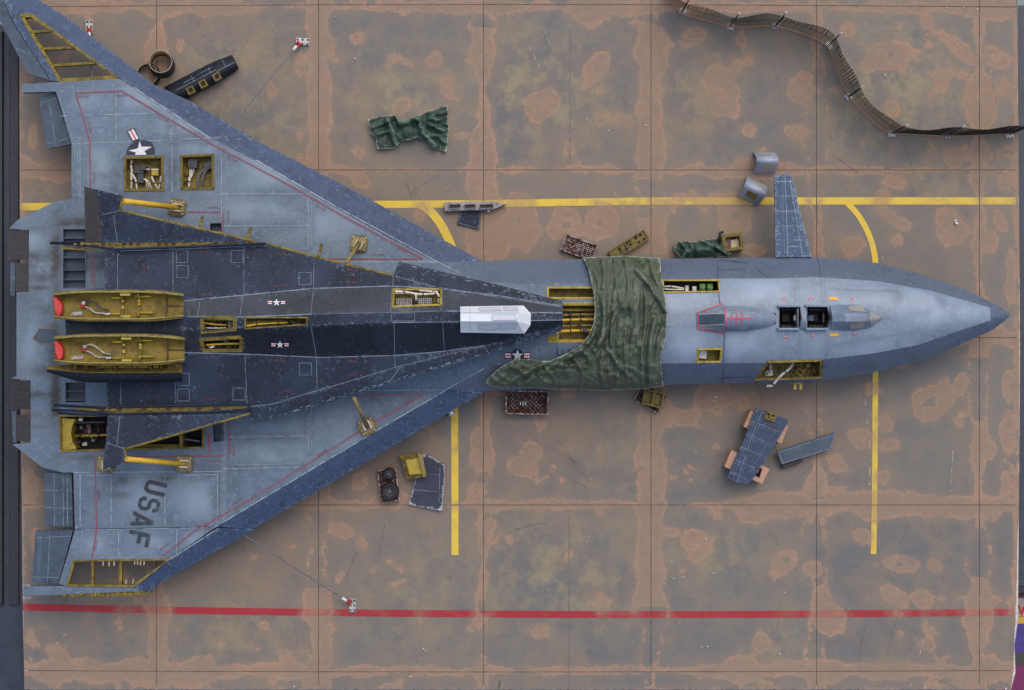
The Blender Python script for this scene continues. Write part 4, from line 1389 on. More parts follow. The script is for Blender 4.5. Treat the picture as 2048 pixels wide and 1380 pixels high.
hump('dorsal_fairing', [(1451, 612), (1490, 612), (1520, 617), (1552, 626), (1552, 646), (1520, 656), (1490, 661), (1452, 662)], hfair, M['fusegrey'], 5)
box(plane, 'intake_duct', 1548, 636.5, 8, 22, zc(1548, 636) - .05, zc(1548, 636) + .05, 0, 'darkgrey', 0.01)
hcov = lambda x, y: hfc(x, y) + 0.03 + np.clip((x - 1394) / 56, 0, 1) * 0.28 * (1 - np.clip((np.abs(y - 637) - 13) / 16, 0, 1))
hump('intake_cover', [(1395, 625), (1449, 608), (1451, 666), (1396, 655)], hcov, M['fusegrey'], 6)
q = MB()
decal(q, [(1398, 629), (1448, 628), (1448, 650), (1398, 652)], hcov, 0.012)
q.build('cover_panel', M['elevon'], plane)
q = MB()
for s in ([(1395, 625), (1447, 607)], [(1395, 625), (1396, 656)], [(1396, 656), (1449, 667)]):
    ribbon(q, s, 1.8, hcov, 0.016)
ribbon(q, [(1450, 613), (1452, 662)], 2.2, hfair, 0.03)
ribbon(q, [(1454, 636), (1506, 636)], 1.7, hfair, 0.02)
for xx, hh in ((1463, 12), (1473, 14), (1484, 15)):
    ribbon(q, [(xx, 636 - hh), (xx + 1.5, 636), (xx, 636 + hh)], 1.2, hfair, 0.024, step=4)
q.build('red_tape', M['redbright'], plane)
q = MB()
ribbon(q, [(1398, 628.5), (1447, 627)], 1.4, hcov, 0.02)
ribbon(q, [(1398, 651), (1448, 649)], 1.4, hcov, 0.02)
q.build('yellow_cord', M['sand'], plane)
# rescue placards and arrows
for cx, cy, a in ((1666, 597, 0), (1669, 669.5, 0)):
    q = MB()
    decal(q, rot([(-9, -3), (9, -3), (8, 3), (-10, 3)] if cy > 600 else [(-9, -3), (8, -3), (10, 3), (-8, 3)], cx, cy, a), hfc, 0.012)
    q.build('rescue_placard', M['orange'], plane)
for cx, cy in ((1568, 598), (1621, 597), (1704, 599), (1571, 675), (1626, 671.5), (1709, 667.5)):
    q = MB()
    s = 1 if cy < 640 else -1
    decal(q, [(cx - 4, cy + 2 * s), (cx - 2, cy - 2.4 * s), (cx + 2, cy - 2.4 * s), (cx + 4, cy + 2 * s)], hfc, 0.012)
    q.build('rescue_arrow', M['redbright'], plane)
    q = MB()
    decal(q, [(cx - 2, cy + 2 * s), (cx, cy - 0.5 * s), (cx + 2, cy + 2 * s)], hfc, 0.018)
    q.build('arrow_mark', M['starwhite'], plane)

# canard
hcn = lambda x, y: 0.93 + (y - 350) * 0.0003
cn = sheet('canard', [(1549, 350), (1577, 348), (1583, 352), (1622, 510), (1623, 514), (1551, 514)], hcn, 0.09, M['blue'], plane, grid=11)
q = MB()
for s in ([(1549, 363), (1583, 363)], [(1550, 392), (1592, 392)], [(1550, 422), (1600, 422)], [(1551, 452), (1608, 452)], [(1551, 480), (1615, 480)], [(1570, 350), (1576, 512)], [(1580, 360), (1605, 512)], [(1576, 493), (1604, 493)]):
    ribbon(q, s, 1.0, hcn)
for s in ([(1565, 352), (1569, 512)], [(1550, 456), (1608, 456)], [(1550, 426), (1600, 426)], [(1586, 362), (1612, 480)], [(1590, 392), (1600, 450)]):
    ribbon(q, s, 1.0, hcn, 0.007, (1.6, 2.2))
q.build('panel_seam', M['seam'], cn, 'stuff')

# seams, rivets, red lines, lettering
q = MB()
for s in SEAMS_U + SEAMS_L:
    ribbon(q, s, 1.25, hfc)
for s in ([(118, 195), (150, 290)], [(161, 948), (161, 1055)], [(448, 300), (448, 440)], [(453, 300), (453, 440)], [(444, 845), (444, 1040)], [(452, 845), (452, 1040)], [(614, 400), (614, 500)], [(623, 400), (623, 500)], [(614, 830), (614, 900)], [(623, 815), (623, 905)],
          [(460, 872), (612, 869)], [(460, 930), (600, 927)], [(165, 1064), (150, 1108)], [(240, 1064), (240, 1112)], [(340, 228), (340, 284)], [(346, 228), (346, 284)], [(155, 290), (155, 390)], [(200, 1115), (330, 1114)], [(230, 180), (255, 177)], [(325, 216), (420, 279)], [(512, 326), (672, 419)], [(672, 419), (870, 527)],
          [(135, 958), (135, 1050)], [(390, 1020), (430, 990)]):
    ribbon(q, s, 1.5, hfc, 0.007, (2.2, 2.2))
for s in ([(512, 320), (672, 413)], [(672, 413), (874, 523)], [(874, 523), (945, 559)], [(892, 780), (730, 875)], [(730, 875), (512, 1005)], [(512, 1005), (430, 1054)], [(268, 175), (325, 213)], [(325, 213), (420, 276)], [(436, 1057), (341, 1118)], [(892, 779), (968, 737)]):
    ribbon(q, s, 2.0, hfc, 0.014)
q.build('panel_seam', M['seam'], plane, 'stuff')
q = MB()
for s in ([(1435, 520), (1436, 557)], [(1437, 586), (1440, 607)], [(1449, 668), (1446, 770)], [(1000, 690), (1000, 692)], [(1636, 518), (1642, 553)], [(1440, 520), (1494, 525)], [(1510, 535), (1535, 556)], [(1444, 755), (1505, 754)], [(1444, 755), (1440, 766)], [(1436, 540), (1490, 537)]):
    ribbon(q, s, 1.3, hfc, 0.010)
q.build('panel_gap', M['seamdark'], plane, 'stuff')
q = MB()
for s in SEAMS_F[1:]:
    ribbon(q, s, 1.0, hfc, 0.006, (1.4, 1.6))
for s in ([(1598, 560), (1598, 610)], [(1650, 556), (1652, 608)], [(1604, 668), (1600, 715)], [(1661, 668), (1655, 716)], [(1440, 556), (1536, 554)], [(1536, 554), (1640, 552)], [(1690, 580), (1790, 583)]):
    ribbon(q, s, 1.0, hfc, 0.007, (1.4, 2.0))
for s in ([(980, 704), (980, 728)], [(980, 728), (1000, 728)], [(1085, 690), (1085, 716)], [(1092, 690), (1092, 714)], [(1098, 714), (1098, 692)], [(1098, 692), (1162, 692)], [(1000, 692), (1085, 692)], [(1040, 692), (1040, 694)], [(972, 706), (972, 734)]):
    ribbon(q, s, 0.9, hfc, 0.008)
q.build('panel_seam', M['seamblue'], plane, 'stuff')
RED = [[(151, 186), (244, 182), (320, 228), (430, 292), (560, 360), (700, 440), (846, 518), (650, 518)], [(151, 186), (163, 225), (179, 280), (181, 392)], [(183, 505), (184, 568)], [(375, 424), (440, 424)], [(446, 424), (446, 470)],
       [(845, 789), (712, 792)], [(845, 791), (740, 850), (620, 925), (500, 1000), (392, 1060), (326, 1112)], [(190, 918), (193, 1060), (184, 1116)], [(254, 914), (448, 912)], [(459, 828), (459, 910)]]
q = MB()
for s in RED:
    ribbon(q, s, 2.9, hfc, 0.010)
ribbon(q, [(418, 868), (418, 905)], 6, hfc, 0.010)
q.build('red_boundary_line', M['redline'], plane, 'stuff')


def lettering(name, txt, cx, cy, size, ang, hf, mat, parent, lift=0.014, font_scale=(1, 1)):
    """flat painted writing; ang in degrees, clockwise in the photo; size = letter height in px"""
    cu = bpy.data.curves.new('lettering', 'FONT')
    cu.body = txt
    cu.align_x = 'CENTER'
    cu.align_y = 'CENTER'
    cu.resolution_u = 2
    to = bpy.data.objects.new('lettering', cu)
    COL.objects.link(to)
    dg = bpy.context.evaluated_depsgraph_get()
    me0 = to.evaluated_get(dg).to_mesh()
    vs = np.array([tuple(v.co) for v in me0.vertices])
    fs = [list(p.vertices) for p in me0.polygons]
    to.evaluated_get(dg).to_mesh_clear()
    bpy.data.objects.remove(to)
    k = size / 0.70
    u, v = vs[:, 0] * k * font_scale[0], -vs[:, 1] * k * font_scale[1]
    c, s = math.cos(R(ang)), math.sin(R(ang))
    X, Y = cx + u * c - v * s, cy + u * s + v * c
    Z = hf(X, Y) + lift
    pts = [W(a, b, float(z)) for a, b, z in zip(X, Y, Z)]
    me = bpy.data.meshes.new(name)
    me.from_pydata([tuple(p) for p in pts], [], fs)
    if len(me.polygons) and me.polygons[0].normal.z < 0:
        me.flip_normals()
    return link_mesh(name, me, M[mat], parent)


for cx, cy, a in ((167, 193, 0), (243, 191, 0), (180, 256, 78), (325, 238, 28), (464, 318, 30), (641, 416, 28), (805, 500, 28), (757, 510, 0), (425, 415, 0), (456, 432, 90), (188, 355, 90), (750, 799, 180), (817, 800, 148), (644, 905, 148), (475, 1002, 146), (330, 1092, 145), (197, 989, 90), (192, 1090, 100), (431, 922, 180), (467, 900, 90), (189, 560, 90)):
    lettering('stencil_marking', 'NO STEP', cx, cy, 4.0, a, hfc, 'redtext', plane)
# USAF, stencilled block capitals, read downwards
UP = 13.0          # rotation of the writing from straight down
STROKES = {'U': [(-10, -15), (-10, 10), (-5, 15), (5, 15), (10, 10), (10, -15), (4, -15), (4, 8), (2, 10), (-2, 10), (-4, 8), (-4, -15)],
           'S': [(10, -10), (5, -15), (-5, -15), (-10, -10), (-10, -3), (-5, 2), (3, 2), (4.5, 3.5), (4.5, 8), (3, 10), (-3, 10), (-4.5, 8), (-4.5, 5), (-10, 5), (-10, 10), (-5, 15), (5, 15), (10, 10), (10, 2), (5, -3), (-3, -3), (-4.5, -4.5), (-4.5, -8.5), (-3, -10), (3, -10), (4.5, -8.5), (4.5, -6), (10, -6)],
           'F': [(-10, -15), (10, -15), (10, -9.5), (-4, -9.5), (-4, -3), (7, -3), (7, 2.5), (-4, 2.5), (-4, 15), (-10, 15)]}
for ch, cx, cy in (('U', 311, 976), ('S', 298, 1009), ('A', 285, 1041), ('F', 278, 1077)):
    q = MB()
    a = 90 + UP
    S = 1.0
    fl_ = lambda P: rot([(u * 1.38, v * 1.45) for u, v in P], cx, cy, a - 0, S)
    if ch == 'A':
        for kk, P in enumerate(([(-11, 15), (-5.5, 15), (2.5, -15), (-2.5, -15)], [(3, -15), (2.6, -14.5), (0.6, -6.5), (5.4, 15), (11, 15)], [(-3.4, 9.4), (4.2, 9.4), (3.2, 4.6), (-2.2, 4.6)])):
            decal(q, fl_(P), hfc, 0.012 + 0.004 * kk)
    else:
        decal(q, fl_(STROKES[ch]), hfc, 0.014)
    q.build('letter', M['letter'], plane)
lettering('letter', 'U S', 1128, 706, 15, 2, hfc, 'letter', plane)


def insignia(cx, cy, r, ang, hf, parent, rings=True, clip=None, blue=True):
    if blue:
        q = MB()
        pts = disc(cx, cy, r)
        if clip:
            pts = [(x, min(y, clip)) for x, y in pts]
        decal(q, pts, hf, 0.010)
        q.build('insignia_disc', M['insignia'], parent)
        for s in (-1, 1):
            if clip and s > 0:
                continue
            q = MB()
            decal(q, rot([(r * .9, -r * .48), (r * 2.15, -r * .48), (r * 2.15, r * .48), (r * .9, r * .48)], cx, cy, ang + (180 if s < 0 else 0)), hf, 0.012)
            q.build('insignia_border', M['insignia'], parent)
    q = MB()
    st_ = star(cx, cy, r * .96, ang if not clip else ang * 0)
    if clip:
        st_ = [(x, min(y, clip)) for x, y in st_]
    decal(q, st_, hf, 0.018)
    q.build('insignia_star', M['starwhite'], parent)
    for s in (-1, 1):
        if clip and s > 0:
            continue
        a = ang + (180 if s < 0 else 0)
        for y0, y1, mt in ((-.34, -.12, 'starwhite'), (-.12, .12, 'redbright'), (.12, .34, 'starwhite')):
            q = MB()
            decal(q, rot([(r * 1.05, r * y0), (r * 2.02, r * y0), (r * 2.02, r * y1), (r * 1.05, r * y1)], cx, cy, a), hf, 0.016)
            q.build('insignia_bar', M[mt], parent)


# wing insignia, cut off by the bay
def wing_insignia():
    cx, cy = 280, 303
    q = MB()
    decal(q, [(252, 310), (254, 298), (262, 288), (274, 282), (290, 280), (302, 284), (309, 294), (310, 309)], hfc, 0.010)
    q.build('insignia_disc', M['insignia'], plane)
    q = MB()
    decal(q, [(279, 282), (283, 293), (304, 293.5), (289, 302), (293, 309.5), (270, 310), (272, 305), (257, 301), (276, 297)], hfc, 0.020)
    q.build('insignia_star', M['starwhite'], plane)
    q = MB()
    decal(q, [(253, 263), (269, 255), (280, 281), (265, 284)], hfc, 0.014)
    q.build('insignia_border', M['insignia'], plane)
    for t0, t1, mt in ((0, .35, 'starwhite'), (.35, .62, 'redbright'), (.62, 1, 'starwhite')):
        q = MB()
        a0, a1 = np.array([256., 263.]), np.array([267., 258.])
        b0, b1 = np.array([266., 281.]), np.array([277., 277.])
        decal(q, [tuple(a0 + (a1 - a0) * t0), tuple(a0 + (a1 - a0) * t1), tuple(b0 + (b1 - b0) * t1), tuple(b0 + (b1 - b0) * t0)], hfc, 0.020)
        q.build('insignia_bar', M[mt], plane)


wing_insignia()
insignia(1035, 711, 12.5, 0, hfc, plane)
# tail hatch
q = MB()
decal(q, HATCH, hfc, 0.012)
o = q.build('tail_hatch', M['elevon'], plane)
q = MB()
for a, b in zip(HATCH, HATCH[1:] + HATCH[:1]):
    ribbon(q, [a, b], 1.3, hfc, 0.02)
q.build('hatch_edge', M['oldtube'], o)
# undercarriage that holds the aircraft up
for cx, cy in ((700, 560), (700, 740), (1480, 640), (903, 826)):
    q = MB()
    q.tube([(cx, cy, 0.05), (cx, cy, 0.95)], 4 if cx != 903 else 2.5, 10)
    st = q.build('landing_leg', M['silver'], plane)
    q = MB()
    q.box(cx, cy, 14, 10, 0.0, 0.14, -20, 0.02)
    q.build('leg_foot', M['silver'], st)

# ================================================================ dark dart-shaped craft lying on the grey aircraft
BU = ([130, 215, 365, 512, 625, 785, 885, 1000, 1125], [612, 610, 602, 588, 577, 572, 578, 592, 607])
SU = ([130, 365, 512, 625, 785, 900, 1125], [634, 633, 634, 628, 625, 622, 626])
SL = ([130, 365, 625, 785, 900, 1125], [675, 660, 652, 645, 644, 640])
BL = ([130, 215, 365, 512, 640, 790, 885, 1000, 1125], [700, 703, 705, 709, 715, 711, 703, 687, 654])


def hfs(x, y):
    x = np.asarray(x, float)
    y = np.asarray(y, float)
    bu, su, sl, bl = [interp(x, *t) for t in (BU, SU, SL, BL)]
    zs = interp(x, [120, 380, 480, 650, 900, 1060, 1125], [2.12, 2.14, 2.32, 2.5, 2.5, 2.3, 2.14])
    zb = 2.03
    z = np.where(y < bu, zb - 0.0012 * (bu - y), zb)
    t = np.clip((y - bu) / np.maximum(su - bu, 1), 0, 1)
    z = np.where((y >= bu) & (y < su), zb + (zs - zb) * t, z)
    z = np.where((y >= su) & (y <= sl), zs, z)
    t = np.clip((bl - y) / np.maximum(bl - sl, 1), 0, 1)
    z = np.where((y > sl) & (y <= bl), zb + (zs - zb) * t, z)
    z = np.where(y > bl, zb - 0.0012 * (y - bl), z)
    return z


dart = empty('dart_spaceplane', 'dark navy dart shaped craft with masked white canopy resting on the big grey aircraft', 'aircraft', 640, 645, 1.9)
ST = {'pale': lambda x, y: np.clip((fbm(x, y, 70, 55, 3) - 0.42) * 4, 0, 1)}
bend_u = [(365, 602), (512, 588), (625, 577), (785, 572), (885, 578)]
bend_l = [(365, 705), (512, 709), (640, 715), (790, 711), (885, 703), (970, 691)]
sp_u = [(365, 633), (512, 634), (625, 628), (785, 625), (900, 622), (1125, 626)]
sp_l = [(365, 660), (625, 652), (785, 645), (900, 644), (1125, 640)]
SB1 = [(786, 577), (884, 577), (883, 611), (784, 615)]
SB2 = [(489, 634), (616, 634), (614, 650), (489, 659)]
SB3 = [(399, 631), (474, 633), (473, 662), (402, 668)]
SB4 = [(397, 676), (480, 671), (486, 677), (485, 704), (405, 705)]
sheet('wing', [(130, 583), (209, 575), (210, 506), (238, 500), (380, 494), (530, 488), (655, 520), (787, 551), (885, 577)] + bend_u[::-1] + [(215, 610), (130, 612)], hfs, 0.1, M['navy'], dart, grid=12, attrs=ST)
sheet('wing', [(215, 705)] + bend_l + [(790, 736), (545, 809), (500, 813), (215, 813), (213, 760)], hfs, 0.1, M['navy'], dart, [], grid=12, attrs=ST)
sheet('wing_leading_edge', [(787, 551), (798, 523), (965, 562), (1125, 602), (1126, 611), (1000, 592), (885, 577)], up(hfs, 0.006), 0.12, M['navy'], dart, grid=10, attrs=ST)
sheet('wing_leading_edge', [(1125, 651), (1124, 662), (980, 706), (740, 779), (507, 850), (497, 825), (500, 813), (545, 809), (790, 736), (970, 691)], up(hfs, 0.006), 0.12, M['navy'], dart, grid=10, attrs=ST)
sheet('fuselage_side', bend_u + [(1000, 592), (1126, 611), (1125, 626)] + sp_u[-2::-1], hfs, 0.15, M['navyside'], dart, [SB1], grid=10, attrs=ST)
sheet('fuselage_side', sp_l + [(1125, 651)] + bend_l[::-1] + [(365, 690)], hfs, 0.15, M['navydark'], dart, [SB4], grid=10, attrs=ST)  # coloured darker and bluer than the upper side
sheet('spine', sp_u + sp_l[::-1], hfs, 0.15, M['navy'], dart, [SB2, SB3], grid=10, attrs=ST)
sheet('tail_spine', [(130, 633), (365, 633), (365, 690), (365, 705), (215, 705), (132, 675)], hfs, 0.12, M['navydark'], dart, grid=10, attrs=ST)
sheet('tail_boom', [(130, 612), (215, 610), (365, 602), (365, 633), (130, 633)], hfs, 0.12, M['navy'], dart, grid=10, attrs=ST)


# outer wings folded flat, their hinge lines open
hfu = lambda x, y: 2.0 + np.clip((486 - y) / 110, 0, 1.2) * 0.12 + 0 * x
hfl = lambda x, y: 2.04 + np.clip((y - 826) / 110, 0, 1.2) * 0.06 + 0 * x
fw = sheet('folded_wing', [(193, 379), (246, 392), (239, 421), (500, 481), (480, 484), (207, 485)], hfu, 0.08, M['navy'], dart, grid=11, attrs=ST)
sheet('rudder', [(168, 373), (192, 379), (206, 485), (171, 485)], up(hfu, 0.004), 0.07, M['brownblack'], dart, grid=11)
fw2 = sheet('folded_wing', [(215, 832), (500, 826), (249, 897), (212, 886)], hfl, 0.08, M['navy'], dart, grid=11, attrs=ST)
sheet('wing_tip', [(211, 887), (248, 898), (253, 926), (205, 939)], up(hfl, 0.003), 0.08, M['navy'], dart, grid=11, attrs=ST)
for pts, hf in (([(246, 393), (239, 421)], hfu), ([(239, 421), (370, 451), (505, 482)], hfu), ([(531, 487), (655, 520), (788, 552)], hfs), ([(249, 898), (370, 864), (500, 827)], hfl), ([(248, 898), (253, 926)], hfl)):
    q = MB()
    q.tube([(x, y, float(hf(np.array([x]), np.array([y]))[0]) - 0.02) for x, y in resample(pts, 30, False)], 2.6, 6)
    q.build('open_wing_spar', M['chrome'], dart)
q = MB()
q.prism([(140, 484), (235, 485), (505, 481), (531, 487), (400, 491), (237, 497), (190, 492)], 1.86, 1.99)
q.build('hinge_channel', M['chromedark'], dart)
q = MB()
q.prism([(120, 491), (160, 494), (210, 501), (210, 503), (122, 498)], 1.80, 1.90)
q.build('hinge_channel', M['oldtube'], dart)
q = MB()
q.prism([(152, 815), (235, 816), (500, 812), (480, 821), (236, 826), (160, 823)], 1.86, 1.99)
q.build('hinge_channel', M['chromedark'], dart)
for k in range(26):
    t = k / 25
    for x0, y0, x1, y1 in ((150, 488, 500, 485), (165, 820, 470, 816)):
        if random.random() < 0.45:
            box(dart, 'hinge_block', x0 + (x1 - x0) * t, y0 + (y1 - y0) * t, random.uniform(5, 11), 3.6, 1.98, 2.03, random.uniform(-5, 5), random.choice(['chrome', 'chrome', 'rustdark', 'black']), 0.004)
q = MB()
for P in ([(100, 486, 1.98), (150, 488, 2.0), (235, 499, 2.03), (380, 493, 2.03), (531, 487, 2.03)], [(103, 486, 2.0), (160, 483, 2.02)], [(108, 810, 1.99), (220, 816, 2.02), (238, 813, 2.03), (500, 809, 2.02)], [(104, 820, 1.97), (160, 822, 1.99), (236, 828, 2.03), (420, 824, 2.03), (505, 818, 2.02)], [(115, 826, 1.95), (215, 831, 2.0)]):
    q = MB()
    q.tube(P, 2.3, 6)
    q.build('hinge_rim', M['navy'], dart)
q = MB()
q.prism([(108, 812), (225, 818), (150, 820)], 1.9, 1.985)
q.build('boom_tip', M['elevon'], dart)
for (x0, y0), (x1, y1) in (((400, 451), (405, 434)), ((495, 477), (501, 457)), ((637, 513), (643, 489))):
    q = MB()
    q.tube([(x0, y0, 2.0), (x1, y1, 1.72)], 3.0, 6)
    q.build('hinge_bracket', M['chrome'], dart)

# bays
o, z = bay(dart, SB1, hfs, 0.12, 3.5, M['chromebright'], M['chrome'])
rivets(o, SB1, hfs, 5, 2)
for cx, cy, w, h in ((808, 604, 34, 16), (847, 603, 36, 16)):
    box(o, 'radiator_grid', cx, cy, w, h, z, z + .1, -2, 'darkgrey')
    q = MB()
    for k in range(9):
        q.box(cx - w / 2 + 2 + k * (w - 4) / 8, cy, 0.8, h - 2, z + .1, z + .112, -2)
    for k in range(4):
        q.box(cx, cy - h / 2 + 2 + k * (h - 4) / 3, w - 2, 0.8, z + .1, z + .110, -2)
    q.build('grid_bar', M['silver'], o, 'stuff')
hose(o, [(790, 583, z + .2), (812, 584, z + .2), (835, 588, z + .2), (860, 588, z + .2), (874, 587, z + .2), (878, 594, z + .2), (877, 606, z + .18)], 2.2, bands=(.15, .4, .6, .85))
hose(o, [(790, 586, z + .18), (806, 586, z + .18), (828, 587, z + .2), (832, 594, z + .2), (831, 602, z + .18)], 2.0, bands=(.3, .9))
hose(o, [(838, 581, z + .16), (865, 583, z + .16), (876, 584, z + .16)], 1.8, bands=(.5,))
box(o, 'hose_socket', 831, 603, 9, 6, z + .1, z + .19, 0, 'black')
box(o, 'hose_socket', 877, 607, 7, 6, z + .1, z + .19, 0, 'black')
o, z = bay(dart, SB2, hfs, 0.12, 2.5, M['chrome'], M['chromedark'])
hose(o, [(492, 652, z + .1), (520, 648, z + .1), (575, 645, z + .1)], 1.5, 'yellowtube', 'pipe', (.4, .85))
hose(o, [(496, 640, z + .1), (540, 638, z + .12), (590, 641, z + .1), (610, 647, z + .08)], 1.2, 'black', 'pipe')
hose(o, [(500, 646, z + .08), (560, 641, z + .08), (606, 640, z + .08)], 1.2, 'chromedark', 'pipe')
for xx, yy in ((518, 655), (544, 653), (566, 650), (592, 648)):
    box(o, 'fitting', xx, yy, 14, 2.6, z + .03, z + .1, -4, 'darkgrey')
clutter(o, SB2, z, 14, ['chromebright', 'chromedark', 'black', 'darkgrey'], .1, 9, (2, 8))
o, z = bay(dart, SB3, hfs, 0.16, 8, M['chromedark'], M['void'])
rivets(o, inset(SB3, 3), hfs, 4, 2)
hose(o, [(410, 646, z + .1), (432, 649, z + .12), (455, 650, z + .1)], 1.6, 'yellowtube', 'pipe')
hose(o, [(412, 656, z + .1), (440, 656, z + .1), (452, 655, z + .1)], 1.2, 'white', 'pipe')
box(o, 'fitting', 460, 648, 7, 14, z, z + .12, 0, 'midgrey')
box(o, 'fitting', 430, 641, 36, 3, z, z + .1, 0, 'chromedark')
clutter(o, inset(SB3, 2), z, 10, ['chrome', 'chromedark', 'midgrey'], .1, 10, (2, 8))
o, z = bay(dart, SB4, hfs, 0.12, 7, M['chromedark'], M['void'])
rivets(o, inset(SB4, 3), hfs, 4, 2)
hose(o, [(412, 690, z + .1), (440, 688, z + .12), (482, 687, z + .1)], 2.0, 'yellowtube', 'pipe')
hose(o, [(412, 697, z + .06), (440, 695, z + .06), (478, 694, z + .06)], 1.3, 'black', 'pipe')
box(o, 'fitting', 424, 694, 9, 4, z, z + .12, -20, 'silver')
box(o, 'fitting', 452, 683, 8, 4, z, z + .12, 0, 'midgrey')


clutter(o, inset(SB4, 2), z, 10, ['chrome', 'chromedark', 'midgrey', 'silver'], .1, 11, (2, 8))
# engine nacelle shells, open upwards
def shell(name, x0, x1, cy, wid, tilt, z0, sag, mat_in, mat_out, tw0=0.82, tw1=0.74, thick=0.035, span=(-86, 86)):
    q = MB()
    nx, na = 18, 14
    inner, outer = [], []
    for i in range(nx + 1):
        t = i / nx
        x = x0 + (x1 - x0) * t
        w = wid * (tw0 + (1 - tw0) * min(1, t / 0.25)) * (1 - (1 - tw1) * max(0, (t - 0.72) / 0.28) ** 1.6)
        for L, rr in ((inner, w / 100), (outer, w / 100 + thick)):
            row = []
            for k in range(na + 1):
                a = R(span[0] + (span[1] - span[0]) * k / na)
                yy, zz = math.sin(a) * rr, -math.cos(a) * rr * sag
                c, s = math.cos(R(tilt)), math.sin(R(tilt))
                yy, zz = yy * c - zz * s, yy * s + zz * c
                k_ = (D - (z0 + zz)) / D
                p = W(x, cy, z0 + zz)
                row.append(q.bm.verts.new((p.x, p.y - yy, z0 + zz)))
            L.append(row)
    fs_in, fs_out = [], []
    for i in range(nx):
        for k in range(na):
            f = q.face([inner[i][k], inner[i + 1][k], inner[i + 1][k + 1], inner[i][k + 1]])
            fs_in.append(f)
            fs_out.append(q.face([outer[i][k + 1], outer[i + 1][k + 1], outer[i + 1][k], outer[i][k]]))
        for k in (0, na):
            fs_in.append(q.face([inner[i][k], inner[i + 1][k], outer[i + 1][k], outer[i][k]]))
    for i in (0, nx):
        for k in range(na):
            fs_in.append(q.face([inner[i][k], inner[i][k + 1], outer[i][k + 1], outer[i][k]]))
    bmesh.ops.recalc_face_normals(q.bm, faces=q.bm.faces[:])
    for f in fs_in + fs_out:
        f.smooth = True
    for f in fs_out:
        f.material_index = 1
    for f in q.bm.faces:
        for e in f.edges:
            if e.calc_face_angle(0) > 0.6:
                e.smooth = False
    o = q.build(name, None, dart)
    o.data.materials.append(mat_in)
    o.data.materials.append(mat_out)
    return o


